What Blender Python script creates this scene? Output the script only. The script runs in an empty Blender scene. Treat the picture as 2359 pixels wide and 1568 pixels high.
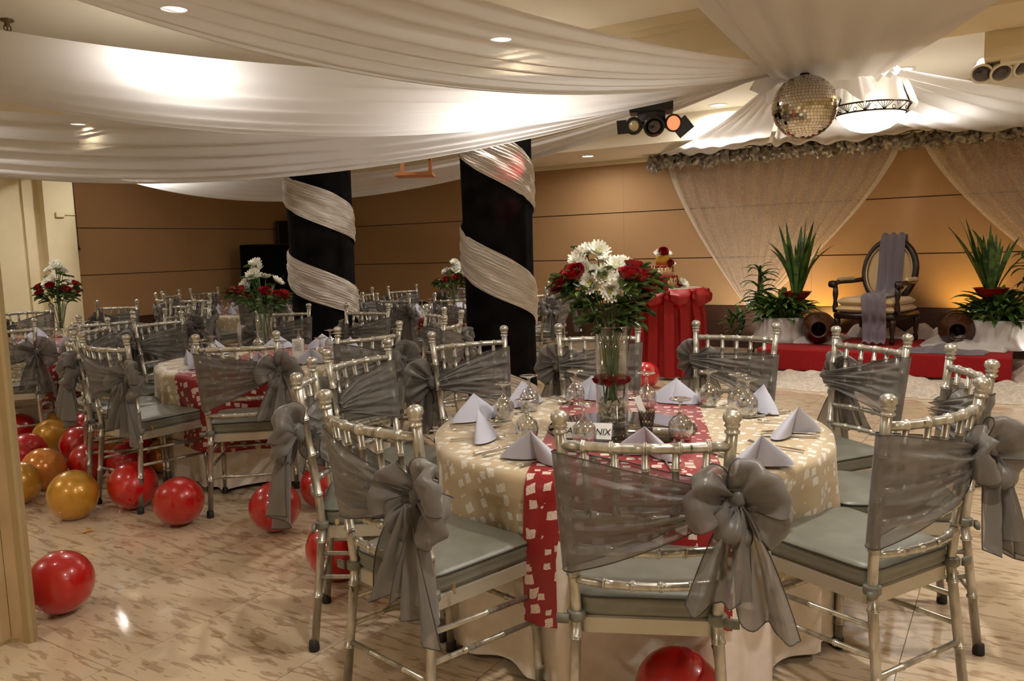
import bpy, math, random
import numpy as np
from mathutils import Matrix, Vector

random.seed(7)
RNG = np.random.default_rng(11)
PI = math.pi
K = 1.0985            # everything below is laid out at 1/K of real size and scaled up at the end
SC = bpy.context.scene
COL = SC.collection

# ------------------------------------------------------------------ camera
CAMH = 1.32
CX = Vector((0.5322336, -0.8460912, -0.0292745))     # right
CD = Vector((-0.1116944, -0.0359006, -0.9930939))    # down
CF = Vector((0.8391971, 0.5318278, -0.1136112))      # forward
FPX = 1846.36
cam_data = bpy.data.cameras.new('camera')
cam = bpy.data.objects.new('camera', cam_data)
COL.objects.link(cam)
m = Matrix.Identity(4)
for i in range(3):
    m[i][0] = CX[i]; m[i][1] = -CD[i]; m[i][2] = -CF[i]
m[0][3], m[1][3], m[2][3] = 0, 0, CAMH * K
cam.matrix_world = m
cam_data.sensor_fit = 'HORIZONTAL'
cam_data.sensor_width = 36
cam_data.lens = FPX / 2359 * 36
cam_data.clip_start = 0.02
SC.camera = cam

# ------------------------------------------------------------------ world, exposure
w = bpy.data.worlds.new('world'); SC.world = w; w.use_nodes = True
w.node_tree.nodes['Background'].inputs[0].default_value = (0.9, 0.85, 0.8, 1)
w.node_tree.nodes['Background'].inputs[1].default_value = 0.0
SC.view_settings.view_transform = 'Standard'
SC.view_settings.look = 'None'
SC.view_settings.gamma = 1
SC.view_settings.use_curve_mapping = False
SC.view_settings.exposure = 0.92
SC.cycles.transparent_max_bounces = 16
SC.cycles.max_bounces = 6
SC.cycles.diffuse_bounces = 4
SC.cycles.glossy_bounces = 3
SC.cycles.transmission_bounces = 4
SC.cycles.use_adaptive_sampling = True
SC.cycles.adaptive_threshold = 0.08
SC.cycles.use_light_tree = False
SC.cycles.caustics_reflective = False
SC.cycles.caustics_refractive = False
SC.cycles.sample_clamp_indirect = 6


# ------------------------------------------------------------------ helpers
def px2w(u, v, z):
    """floor-parallel plane measurement used while laying the room out"""
    a, b = (u - 1179.5) / FPX, (v - 784) / FPX
    d = CX * a + CD * b + CF
    t = (z - CAMH) / d.z
    return Vector((d.x * t, d.y * t, z))

def on_x(u, v, X):
    a, b = (u - 1179.5) / FPX, (v - 784) / FPX
    d = CX * a + CD * b + CF
    t = X / d.x
    return Vector((X, d.y * t, CAMH + d.z * t))

def srgb(r, g, b):
    f = lambda c: (c / 255) / 12.92 if c <= 10 else (((c / 255) + 0.055) / 1.055) ** 2.4
    return (f(r), f(g), f(b), 1)

def in_view(x, y, z=0.5, mx=120):
    d = Vector((x, y, z - CAMH))
    zc = d.dot(CF)
    if zc < 0.3: return False
    u = d.dot(CX) / zc * FPX + 1179.5; v = d.dot(CD) / zc * FPX + 784
    return -mx < u < 2359 + mx and -mx < v < 1568 + mx

def tag(o, label, cat, group=None):
    o['label'] = label; o['category'] = cat
    if group: o['group'] = group
    return o

def empty(name, loc=(0, 0, 0), rz=0, label=None, cat=None, group=None):
    o = bpy.data.objects.new(name, None); COL.objects.link(o)
    o.location = loc; o.rotation_euler = (0, 0, rz); o.empty_display_size = 0.1
    if label: tag(o, label, cat, group)
    return o

def mesh(name, geo, mat=None, smooth=True, uv=None):
    V, F = geo
    me = bpy.data.meshes.new(name)
    me.from_pydata([tuple(map(float, p)) for p in V], [], [tuple(map(int, q)) for q in F])
    if smooth:
        me.polygons.foreach_set('use_smooth', [True] * len(me.polygons))
    if uv is not None:
        lay = me.uv_layers.new(name='uv')
        idx = np.zeros(len(me.loops), dtype=np.int32); me.loops.foreach_get('vertex_index', idx)
        lay.data.foreach_set('uv', np.asarray(uv, dtype=np.float32)[idx].ravel())
    if mat: me.materials.append(mat)
    me.update()
    return me

def inst(name, me, parent=None, loc=(0, 0, 0), rot=(0, 0, 0), scale=1):
    o = bpy.data.objects.new(name, me); COL.objects.link(o)
    o.parent = parent; o.location = loc; o.rotation_euler = rot
    o.scale = (scale,) * 3 if not hasattr(scale, '__len__') else scale
    return o

def part(name, geo, mat, parent=None, smooth=True, uv=None, loc=(0, 0, 0), rot=(0, 0, 0)):
    return inst(name, mesh(name, geo, mat, smooth, uv), parent, loc, rot)

def struct(o):
    o['kind'] = 'structure'; return o

def join(*gs):
    V = []; F = []; n = 0
    for v, f in gs:
        v = np.asarray(v, float); V.append(v); F += [tuple(i + n for i in q) for q in f]; n += len(v)
    return np.concatenate(V), F

def xf(g, loc=(0, 0, 0), rot=(0, 0, 0), sc=1):
    M = Matrix.LocRotScale(Vector(loc), Matrix.Rotation(rot[2], 3, 'Z') @ Matrix.Rotation(rot[1], 3, 'Y') @ Matrix.Rotation(rot[0], 3, 'X'),
                           Vector((sc,) * 3 if not hasattr(sc, '__len__') else sc))
    A = np.array(M)
    V = np.asarray(g[0], float)
    return V @ A[:3, :3].T + A[:3, 3], g[1]

def box(x0, x1, y0, y1, z0, z1):
    V = [(x, y, z) for z in (z0, z1) for y in (y0, y1) for x in (x0, x1)]
    return np.array(V, float), [(0, 2, 3, 1), (4, 5, 7, 6), (0, 1, 5, 4), (2, 6, 7, 3), (0, 4, 6, 2), (1, 3, 7, 5)]

def cbox(x0, x1, y0, y1, z0, z1, c=0.006):
    """box with chamfered vertical and top edges"""
    pts = [(x0 + c, y0), (x1 - c, y0), (x1, y0 + c), (x1, y1 - c), (x1 - c, y1), (x0 + c, y1), (x0, y1 - c), (x0, y0 + c)]
    cx, cy = (x0 + x1) / 2, (y0 + y1) / 2
    V = []
    for z, k in ((z0, 1), (z0 + c, 0), (z1 - c, 0), (z1, 1)):
        for x, y in pts:
            V.append((x - k * c * np.sign(x - cx), y - k * c * np.sign(y - cy), z))
    F = [tuple(range(7, -1, -1)), tuple(range(24, 32))]
    for r in range(3):
        for i in range(8):
            j = (i + 1) % 8
            F.append((r * 8 + i, r * 8 + j, r * 8 + 8 + j, r * 8 + 8 + i))
    return np.array(V), F

def grid(P, cu=False, cv=False):
    P = np.asarray(P, float); nu, nv = P.shape[:2]
    V = P.reshape(-1, 3); F = []
    for i in range(nu if cu else nu - 1):
        for j in range(nv if cv else nv - 1):
            a = i * nv + j; b = i * nv + (j + 1) % nv
            c = ((i + 1) % nu) * nv + (j + 1) % nv; d = ((i + 1) % nu) * nv + j
            F.append((a, b, c, d))
    return V, F

def tube(P, r, n=8, caps=True, flat=1.0):
    P = np.asarray(P, float); m_ = len(P); r = np.broadcast_to(np.asarray(r, float), (m_,))
    T = np.gradient(P, axis=0); T /= np.linalg.norm(T, axis=1)[:, None] + 1e-12
    a = np.array([0, 0, 1.0]) if abs(T[0][2]) < 0.9 else np.array([1.0, 0, 0])
    N = np.cross(T[0], a); N /= np.linalg.norm(N)
    V = []
    for i in range(m_):
        N = N - T[i] * (N @ T[i]); N /= np.linalg.norm(N) + 1e-12
        B = np.cross(T[i], N)
        for k in range(n):
            t = 2 * PI * k / n
            V.append(P[i] + r[i] * (math.cos(t) * N + flat * math.sin(t) * B))
    F = []
    for i in range(m_ - 1):
        for k in range(n):
            k2 = (k + 1) % n
            F.append((i * n + k, i * n + k2, i * n + n + k2, i * n + n + k))
    if caps:
        F.append(tuple(range(n - 1, -1, -1))); F.append(tuple((m_ - 1) * n + k for k in range(n)))
    return np.array(V), F

def lathe(prof, n=24, wob=None):
    V = []
    for i, (r, z) in enumerate(prof):
        for k in range(n):
            t = 2 * PI * k / n
            rr = r * (1 + (wob(t, z, i) if wob else 0))
            V.append((rr * math.cos(t), rr * math.sin(t), z))
    F = []
    for i in range(len(prof) - 1):
        for k in range(n):
            k2 = (k + 1) % n
            F.append((i * n + k, i * n + k2, i * n + n + k2, i * n + n + k))
    if prof[0][0] > 1e-6: F.append(tuple(range(n - 1, -1, -1)))
    if prof[-1][0] > 1e-6: F.append(tuple((len(prof) - 1) * n + k for k in range(n)))
    return np.array(V), F

def catmull(P, n=8):
    P = np.asarray(P, float); Q = np.vstack([2 * P[0] - P[1], P, 2 * P[-1] - P[-2]]); out = []
    for i in range(1, len(Q) - 2):
        p0, p1, p2, p3 = Q[i - 1:i + 3]
        for t in np.linspace(0, 1, n, endpoint=False):
            out.append(0.5 * (2 * p1 + (p2 - p0) * t + (2 * p0 - 5 * p1 + 4 * p2 - p3) * t * t + (3 * p1 - p0 - 3 * p2 + p3) * t ** 3))
    out.append(Q[-2]); return np.array(out)

def bamboo(path, r, nodes, n=9, ring=1.27):
    """tube along a path with raised double rings at the arc-length fractions in nodes"""
    P = np.asarray(path, float)
    s = np.r_[0, np.cumsum(np.linalg.norm(np.diff(P, axis=0), axis=1))]; L = s[-1]; s = s / L
    e = 0.0017 / L
    ts = {0.0: 1, 1.0: 1}
    for t in s: ts[float(t)] = 1
    for q in nodes:
        for k, rr in ((-3, 1), (-2, ring), (-1, ring), (-.2, 1.12), (.2, 1.12), (1, ring), (2, ring), (3, 1)):
            ts[float(q + k * e)] = rr
    T = np.array(sorted(t for t in ts if 0 <= t <= 1)); R = np.array([ts[float(t)] for t in T]) * r
    Q = np.c_[np.interp(T, s, P[:, 0]), np.interp(T, s, P[:, 1]), np.interp(T, s, P[:, 2])]
    return tube(Q, R, n)

def noise1(x, seed=0):
    return math.sin(x * 1.7 + seed * 2.1) * .5 + math.sin(x * 3.1 + seed * 5.3) * .3 + math.sin(x * 6.3 + seed) * .2

# ------------------------------------------------------------------ materials
def mat(name, col, rough=0.5, metal=0.0, **kw):
    M = bpy.data.materials.new(name); M.use_nodes = True
    b = M.node_tree.nodes['Principled BSDF']
    b.inputs['Base Color'].default_value = col
    b.inputs['Roughness'].default_value = rough
    b.inputs['Metallic'].default_value = metal
    for k, v in kw.items(): b.inputs[k.replace('_', ' ')].default_value = v
    return M

def nd(M, t, **kw):
    n = M.node_tree.nodes.new(t)
    for k, v in kw.items():
        if k.startswith('i_'): n.inputs[k[2:].replace('_', ' ')].default_value = v
        else: setattr(n, k, v)
    return n

def lk(M, a, ao, b, bi): M.node_tree.links.new(a.outputs[ao], b.inputs[bi])

def bsdf(M): return M.node_tree.nodes['Principled BSDF']

def coords(M, out='Object', scale=(1, 1, 1), rot=(0, 0, 0), rnd=0.0):
    tc = nd(M, 'ShaderNodeTexCoord'); mp = nd(M, 'ShaderNodeMapping')
    mp.inputs['Scale'].default_value = scale; mp.inputs['Rotation'].default_value = rot
    if rnd:
        oi = nd(M, 'ShaderNodeObjectInfo'); ml = nd(M, 'ShaderNodeMath', operation='MULTIPLY'); ml.inputs[1].default_value = rnd
        cb = nd(M, 'ShaderNodeCombineXYZ'); lk(M, oi, 'Random', ml, 0); lk(M, ml, 0, cb, 0); lk(M, ml, 0, cb, 1)
        lk(M, cb, 0, mp, 'Location')
    lk(M, tc, out, mp, 'Vector'); return mp

def ramp(M, pts):
    r = nd(M, 'ShaderNodeValToRGB')
    els = r.color_ramp.elements
    while len(els) < len(pts): els.new(0.5)
    for e, (p, c) in zip(els, pts): e.position = p; e.color = c
    return r

def bump(M, src, out, strength=0.3, dist=0.01):
    bp = nd(M, 'ShaderNodeBump'); bp.inputs['Strength'].default_value = strength; bp.inputs['Distance'].default_value = dist
    lk(M, src, out, bp, 'Height'); lk(M, bp, 'Normal', bsdf(M), 'Normal'); return bp

def noisy(M, c1, c2, scale=6, detail=4, lo=0.4, hi=0.6, out='Object', sc=(1, 1, 1), rnd=0.0, bs=0.0):
    mp = coords(M, out, sc, rnd=rnd); n = nd(M, 'ShaderNodeTexNoise'); n.inputs['Scale'].default_value = scale; n.inputs['Detail'].default_value = detail
    lk(M, mp, 0, n, 'Vector'); r = ramp(M, [(lo, c1), (hi, c2)]); lk(M, n, 'Fac', r, 'Fac'); lk(M, r, 'Color', bsdf(M), 'Base Color')
    if bs: bump(M, n, 'Fac', bs)
    return M

def sheer(name, col, alpha, rough=0.6, trans=0.35, weave=0.0, sheen=0.4):
    """thin cloth: part see-through, part diffuse, part translucent"""
    M = bpy.data.materials.new(name); M.use_nodes = True; nt = M.node_tree
    p = bsdf(M); p.inputs['Base Color'].default_value = col; p.inputs['Roughness'].default_value = rough
    p.inputs['Sheen Weight'].default_value = sheen; p.inputs['Specular IOR Level'].default_value = 0.25
    tr = nd(M, 'ShaderNodeBsdfTranslucent'); tr.inputs['Color'].default_value = col
    tp = nd(M, 'ShaderNodeBsdfTransparent'); mx = nd(M, 'ShaderNodeMixShader'); mx2 = nd(M, 'ShaderNodeMixShader')
    mx.inputs[0].default_value = trans
    lk(M, p, 0, mx, 1); lk(M, tr, 0, mx, 2)
    # grazing view passes through more threads, so it is denser
    lw = nd(M, 'ShaderNodeLayerWeight'); lw.inputs['Blend'].default_value = 0.35
    mr = nd(M, 'ShaderNodeMapRange'); mr.inputs['To Min'].default_value = alpha; mr.inputs['To Max'].default_value = min(1, alpha + 0.45)
    lk(M, lw, 'Facing', mr, 'Value'); lk(M, mr, 0, mx2, 0)
    lk(M, tp, 0, mx2, 1); lk(M, mx, 0, mx2, 2)
    lk(M, mx2, 0, nt.nodes['Material Output'], 'Surface')
    return M

def glass(name, tint=(0.96, 0.97, 0.97, 1), refl=0.06):
    M = bpy.data.materials.new(name); M.use_nodes = True; nt = M.node_tree
    nt.nodes.remove(bsdf(M))
    tp = nd(M, 'ShaderNodeBsdfTransparent'); tp.inputs['Color'].default_value = tint
    gl = nd(M, 'ShaderNodeBsdfGlossy'); gl.inputs['Roughness'].default_value = 0.03; gl.inputs['Color'].default_value = (1, 1, 1, 1)
    fr = nd(M, 'ShaderNodeLayerWeight'); fr.inputs['Blend'].default_value = 0.25
    mr = nd(M, 'ShaderNodeMapRange'); mr.inputs['To Min'].default_value = refl; mr.inputs['To Max'].default_value = 0.85
    mx = nd(M, 'ShaderNodeMixShader'); lk(M, fr, 'Facing', mr, 'Value'); lk(M, mr, 0, mx, 0); lk(M, tp, 0, mx, 1); lk(M, gl, 0, mx, 2)
    lk(M, mx, 0, nt.nodes['Material Output'], 'Surface')
    return M

def emis(name, col, s):
    M = bpy.data.materials.new(name); M.use_nodes = True; nt = M.node_tree; nt.nodes.remove(bsdf(M))
    e = nd(M, 'ShaderNodeEmission'); e.inputs[0].default_value = col; e.inputs[1].default_value = s
    lk(M, e, 0, nt.nodes['Material Output'], 'Surface'); M.cycles.emission_sampling = 'NONE'; return M

MT = {}
# polished marble tile: streaks run along the tile's own y
def m_marble():
    M = mat('polished_marble', srgb(205, 184, 156), 0.085)
    mp = coords(M, 'Object', (21, 4.6, 1), rnd=37.0)
    n1 = nd(M, 'ShaderNodeTexNoise'); n1.inputs['Scale'].default_value = 1.4; n1.inputs['Detail'].default_value = 5; n1.inputs['Distortion'].default_value = 0.5
    lk(M, mp, 0, n1, 'Vector')
    r1 = ramp(M, [(0.0, srgb(212, 190, 160)), (0.555, srgb(206, 186, 158)), (0.575, srgb(183, 159, 132)), (0.655, srgb(172, 148, 122)), (0.685, srgb(204, 184, 156))])
    lk(M, n1, 'Fac', r1, 'Fac')
    mp2 = coords(M, 'Object', (30, 6, 1), rnd=91.0)
    n2 = nd(M, 'ShaderNodeTexNoise'); n2.inputs['Scale'].default_value = 1.3; n2.inputs['Detail'].default_value = 4; n2.inputs['Distortion'].default_value = 0.6
    lk(M, mp2, 0, n2, 'Vector')
    r2 = ramp(M, [(0.0, (1, 1, 1, 1)), (0.60, (1, 1, 1, 1)), (0.66, srgb(218, 205, 190)), (1, srgb(200, 184, 166))])
    lk(M, n2, 'Fac', r2, 'Fac')
    mx = nd(M, 'ShaderNodeMix', data_type='RGBA', blend_type='MULTIPLY'); mx.inputs['Factor'].default_value = 1
    lk(M, r1, 'Color', mx, 6); lk(M, r2, 'Color', mx, 7); lk(M, mx, 2, bsdf(M), 'Base Color')
    return M
MT['marble'] = m_marble()
MT['grout'] = mat('tile_joint', srgb(120, 98, 75), 0.8)
MT['tan'] = noisy(mat('tan_fabric_wall_panel', srgb(168, 131, 90), 0.75), srgb(171, 134, 93), srgb(164, 127, 86), 90, 2, 0.3, 0.7)
MT['groove'] = mat('dark_panel_groove', srgb(62, 30, 22), 0.7)
MT['wains'] = noisy(mat('dark_brown_wainscot', srgb(64, 36, 19), 0.4), srgb(68, 38, 20), srgb(54, 29, 15), 5, 4, 0.35, 0.65, sc=(1, 1, 14))
MT['cream'] = noisy(mat('cream_paint', srgb(226, 212, 176), 0.65), srgb(228, 214, 178), srgb(222, 208, 172), 3, 2)
MT['ceil'] = mat('off_white_ceiling_paint', srgb(236, 226, 204), 0.75)
MT['beam'] = mat('pale_beige_beam_paint', srgb(222, 206, 172), 0.7)
MT['swag'] = sheer('white_chiffon', (0.80, 0.785, 0.78, 1), 0.94, 0.55, 0.42)
MT['black'] = noisy(mat('black_column_cloth', (0.006, 0.005, 0.006, 1), 0.95, Specular_IOR_Level=0.05), (0.0035, 0.003, 0.0033, 1), (0.007, 0.006, 0.006, 1), 8)
def m_crinkle():
    M = mat('crinkled_silver_cloth', srgb(212, 200, 188), 0.42, 0.15)
    mp = coords(M, 'UV', (2.2, 34, 1)); n = nd(M, 'ShaderNodeTexNoise'); n.inputs['Scale'].default_value = 2.2; n.inputs['Detail'].default_value = 3; n.inputs['Distortion'].default_value = 1.3
    lk(M, mp, 0, n, 'Vector')
    bump(M, n, 'Fac', 1.0, 0.03); return M
MT['crinkle'] = m_crinkle()
def m_silver():
    M = mat('worn_silver_paint', srgb(190, 186, 174), 0.32, 0.70)
    mp = coords(M, 'Object', (1, 1, .35), rnd=13.0); n = nd(M, 'ShaderNodeTexNoise'); n.inputs['Scale'].default_value = 55; n.inputs['Detail'].default_value = 5
    lk(M, mp, 0, n, 'Vector'); r = ramp(M, [(0.27, srgb(58, 50, 42)), (0.33, srgb(164, 158, 144)), (0.6, srgb(194, 190, 178))]); lk(M, n, 'Fac', r, 'Fac'); lk(M, r, 'Color', bsdf(M), 'Base Color')
    return M
MT['silver'] = m_silver()
MT['apron'] = mat('silver_painted_seat_frame', srgb(182, 176, 160), 0.42, 0.4)
MT['rubber'] = mat('black_rubber', (0.012, 0.011, 0.011, 1), 0.6)
MT['vinyl'] = noisy(mat('grey_vinyl', srgb(112, 111, 99), 0.42), srgb(114, 113, 101), srgb(106, 105, 93), 14)
MT['piping'] = mat('dark_piping', srgb(52, 50, 42), 0.5)
MT['zip'] = mat('brass_zip_pull', srgb(190, 180, 150), 0.3, 0.9)
MT['organza'] = sheer('grey_organza', srgb(118, 113, 108), 0.60, 0.40, 0.14, sheen=0.15)
MT['organza_b'] = sheer('grey_organza_gathered', srgb(118, 113, 108), 0.72, 0.32, 0.12, sheen=0.1)
MT['hem'] = mat('dark_grey_hem_thread', srgb(66, 60, 54), 0.7)
MT['white_cloth'] = noisy(mat('white_floor_length_cloth', srgb(232, 222, 214), 0.8), srgb(234, 224, 216), srgb(228, 218, 210), 30)

def m_patch(name, base, patch, alpha=1.0):
    M = mat(name, base, 0.42, Sheen_Weight=0.15)
    mp = coords(M, 'UV', (1, 1, 1)); v = nd(M, 'ShaderNodeTexVoronoi', distance='CHEBYCHEV'); v.inputs['Scale'].default_value = 23; v.inputs['Randomness'].default_value = 0.6
    nz = nd(M, 'ShaderNodeTexNoise'); nz.inputs['Scale'].default_value = 28; mxv = nd(M, 'ShaderNodeMix', data_type='VECTOR'); mxv.inputs['Factor'].default_value = 0.018
    lk(M, mp, 0, nz, 'Vector'); lk(M, mp, 0, mxv, 4); lk(M, nz, 'Color', mxv, 5); lk(M, mxv, 1, v, 'Vector')
    sp = nd(M, 'ShaderNodeSeparateColor'); lk(M, v, 'Color', sp, 0)
    mr = nd(M, 'ShaderNodeMapRange'); mr.inputs['To Min'].default_value = 0.14; mr.inputs['To Max'].default_value = 0.36
    lk(M, sp, 0, mr, 'Value')
    lt = nd(M, 'ShaderNodeMath', operation='LESS_THAN'); lk(M, v, 'Distance', lt, 0); lk(M, mr, 0, lt, 1)
    n2 = nd(M, 'ShaderNodeTexNoise'); n2.inputs['Scale'].default_value = 300; lk(M, mp, 0, n2, 'Vector')
    rp = ramp(M, [(0.38, tuple(c * .62 for c in patch[:3]) + (1,)), (0.58, patch)]); lk(M, n2, 'Fac', rp, 'Fac')
    mx = nd(M, 'ShaderNodeMix', data_type='RGBA'); mx.inputs[6].default_value = base
    lk(M, lt, 0, mx, 'Factor'); lk(M, rp, 'Color', mx, 7); lk(M, mx, 2, bsdf(M), 'Base Color')
    ad = nd(M, 'ShaderNodeMath', operation='MULTIPLY'); lk(M, lt, 0, ad, 0); lk(M, n2, 'Fac', ad, 1)
    ad2 = nd(M, 'ShaderNodeMath', operation='ADD'); lk(M, ad, 0, ad2, 0); lk(M, lt, 0, ad2, 1)
    bump(M, ad2, 0, 0.5, 0.004)
    return M
MT['overlay'] = m_patch('beige_overlay_with_white_squares', srgb(196, 176, 142), srgb(250, 244, 232))
MT['runner'] = m_patch('red_runner_with_white_squares', srgb(138, 8, 14), srgb(232, 208, 192))
MT['napkin'] = mat('pale_blue_grey_napkin_cloth', srgb(182, 182, 196), 0.8)
MT['glass'] = glass('clear_glass', (0.88, 0.89, 0.89, 1), 0.2)
MT['vase_glass'] = glass('vase_glass', (0.97, 0.98, 0.975, 1), 0.03)
MT['votive'] = glass('cut_glass', (0.86, 0.86, 0.78, 1), 0.18)
MT['steel'] = mat('polished_cutlery_steel', srgb(214, 206, 194), 0.18, 1.0)
MT['mirror'] = mat('dark_mirror_glass', (0.018, 0.010, 0.007, 1), 0.05, 0.0, Coat_Weight=1.0)
MT['petal_w'] = mat('white_chrysanthemum_petal', srgb(244, 242, 230), 0.6, Subsurface_Weight=0.0)
MT['petal_c'] = mat('yellow_green_flower_centre', srgb(196, 190, 90), 0.7)
MT['rose'] = noisy(mat('dark_red_rose_petal', srgb(150, 8, 22), 0.5), srgb(160, 10, 24), srgb(112, 4, 14), 30)
MT['leaf'] = noisy(mat('rose_leaf', srgb(66, 94, 44), 0.45), srgb(54, 80, 36), srgb(98, 120, 60), 20, rnd=9.0)
MT['stem'] = mat('flower_stem_green', srgb(72, 104, 48), 0.5)
MT['pebble'] = noisy(mat('beige_pebble', srgb(208, 188, 152), 0.6), srgb(252, 244, 224), srgb(214, 194, 158), 60)
MT['card'] = mat('white_card', srgb(236, 234, 228), 0.7)
MT['ink'] = mat('black_print', (0.01, 0.01, 0.01, 1), 0.7)
MT['red_bal'] = mat('red_balloon_latex', srgb(182, 3, 9), 0.30, Coat_Weight=1.0, Coat_Roughness=0.04, Subsurface_Weight=0.0)
MT['gold_bal'] = mat('gold_balloon_latex', srgb(196, 142, 40), 0.32, 0.25, Coat_Weight=1.0, Coat_Roughness=0.05)
MT['orange_bal'] = mat('pearl_orange_balloon_latex', srgb(216, 138, 62), 0.2, 0.2, Coat_Weight=0.4)
MT['red_cloth'] = mat('red_table_skirt_cloth', srgb(144, 1, 4), 0.8)
MT['red_satin'] = mat('red_satin', srgb(148, 2, 7), 0.4)
MT['carpet'] = noisy(mat('red_stage_carpet', srgb(150, 3, 5), 0.95), srgb(154, 4, 6), srgb(132, 2, 4), 120)
MT['tulle'] = sheer('white_tulle', (0.72, 0.67, 0.63, 1), 0.82, 0.8, 0.2)
def m_lace(name, col, amin, amax, scale=26):
    M = sheer(name, col, 0.5, 0.8, 0.3); nt = M.node_tree
    mx2 = [n for n in nt.nodes if n.type == 'MIX_SHADER' and n.inputs[2].links and n.inputs[2].links[0].from_node.type == 'MIX_SHADER'][0]
    mp = coords(M, 'UV'); v = nd(M, 'ShaderNodeTexVoronoi', feature='DISTANCE_TO_EDGE'); v.inputs['Scale'].default_value = scale
    n = nd(M, 'ShaderNodeTexNoise'); n.inputs['Scale'].default_value = scale * 1.6; n.inputs['Detail'].default_value = 3
    lk(M, mp, 0, v, 'Vector'); lk(M, mp, 0, n, 'Vector')
    s = nd(M, 'ShaderNodeMath', operation='MULTIPLY_ADD'); s.inputs[1].default_value = 2.0; lk(M, v, 'Distance', s, 0); lk(M, n, 'Fac', s, 2)
    mr = nd(M, 'ShaderNodeMapRange'); mr.inputs['From Min'].default_value = 0.45; mr.inputs['From Max'].default_value = 0.85
    mr.inputs['To Min'].default_value = amax; mr.inputs['To Max'].default_value = amin
    lk(M, s, 0, mr, 'Value'); lk(M, mr, 0, mx2, 0); return M
MT['lace'] = m_lace('ivory_lace', (0.80, 0.70, 0.58, 1), 0.30, 0.62, 62)
MT['lace_edge'] = m_lace('ivory_lace_border', (0.86, 0.78, 0.66, 1), 0.55, 0.9, 50)
MT['lace_floor'] = m_lace('ivory_floor_lace', (0.82, 0.75, 0.64, 1), 0.72, 1.0, 18)
MT['satin'] = noisy(mat('grey_gold_satin', srgb(140, 130, 114), 0.34, 0.25), srgb(158, 148, 132), srgb(112, 102, 88), 12, rnd=7.0)
MT['wood_dark'] = noisy(mat('dark_carved_wood', srgb(40, 24, 16), 0.32), srgb(46, 28, 18), srgb(28, 17, 12), 16)
MT['uphol'] = mat('beige_upholstery', srgb(196, 168, 122), 0.75, Sheen_Weight=0.3)
MT['grey_drape'] = sheer('slate_grey_tulle', srgb(112, 104, 112), 0.93, 0.75, 0.15)
MT['plant'] = noisy(mat('dark_green_leaf', srgb(44, 72, 28), 0.4), srgb(34, 58, 20), srgb(72, 104, 38), 9, rnd=5.0)
MT['plant2'] = noisy(mat('bright_green_leaf', srgb(70, 100, 36), 0.45), srgb(54, 84, 26), srgb(110, 134, 60), 9, rnd=5.0)
MT['trunk'] = mat('brown_plant_stem', srgb(92, 74, 48), 0.8)
MT['red_pot'] = mat('glossy_red_bowl', srgb(140, 14, 8), 0.15)
MT['clay'] = noisy(mat('brown_glazed_jar', srgb(58, 32, 14), 0.25), srgb(64, 35, 15), srgb(42, 22, 10), 6)
MT['earth'] = mat('brown_potting_soil', srgb(70, 52, 38), 0.95)
MT['soil'] = mat('black_fitting', (0.010, 0.008, 0.007, 1), 0.6)
MT['blk_plastic'] = mat('black_plastic', (0.010, 0.010, 0.011, 1), 0.38)
MT['blk_cloth'] = mat('black_speaker_cover', (0.004, 0.0035, 0.0035, 1), 0.9, Specular_IOR_Level=0.08)
MT['screen'] = mat('black_screen', (0.004, 0.004, 0.005, 1), 0.12)
MT['white_plastic'] = mat('white_lamp_housing', srgb(236, 228, 208), 0.35)
MT['lens'] = mat('dark_lens', (0.02, 0.014, 0.012, 1), 0.06, Coat_Weight=1.0)
MT['lens_clear'] = mat('clear_reflector_lens', srgb(216, 204, 176), 0.12, 0.7)
MT['lens_red'] = emis('red_lit_lens', (1.0, 0.12, 0.05, 1), 1.6)
MT['wood'] = noisy(mat('orange_plywood', srgb(206, 138, 86), 0.6), srgb(212, 146, 94), srgb(186, 118, 70), 4, sc=(1, 12, 1))
MT['iron'] = mat('dark_bronze_iron', srgb(48, 34, 24), 0.4, 0.7)
MT['facet'] = mat('mirror_ball_facet', srgb(226, 218, 204), 0.06, 1.0)
MT['ball_core'] = mat('mirror_ball_core', srgb(70, 64, 56), 0.6)
MT['bowl'] = emis('lit_alabaster_bowl', (1.0, 0.88, 0.66, 1), 1.1)
MT['lamp'] = emis('lit_downlight', (1.0, 0.95, 0.86, 1), 14)
MT['lamp_trim'] = mat('white_lamp_trim', srgb(230, 222, 206), 0.4)
MT['brass'] = mat('aged_brass', srgb(120, 96, 60), 0.35, 0.9)
MT['cake_gold'] = mat('gold_icing', srgb(214, 164, 60), 0.5)
MT['cake_cream'] = mat('cream_icing', srgb(226, 198, 160), 0.55)
MT['drip_red'] = mat('dark_red_drip_icing', srgb(120, 12, 20), 0.3)
MT['drip_gold'] = mat('gold_drip_icing', srgb(206, 150, 48), 0.35)
MT['board'] = mat('silver_cake_board', srgb(190, 176, 156), 0.4, 0.4)
MT['partition'] = noisy(mat('beige_painted_door', srgb(196, 172, 134), 0.5), srgb(200, 176, 138), srgb(184, 160, 122), 5)
MT['part_trim'] = mat('olive_beige_door_edge', srgb(168, 146, 104), 0.5)
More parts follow.
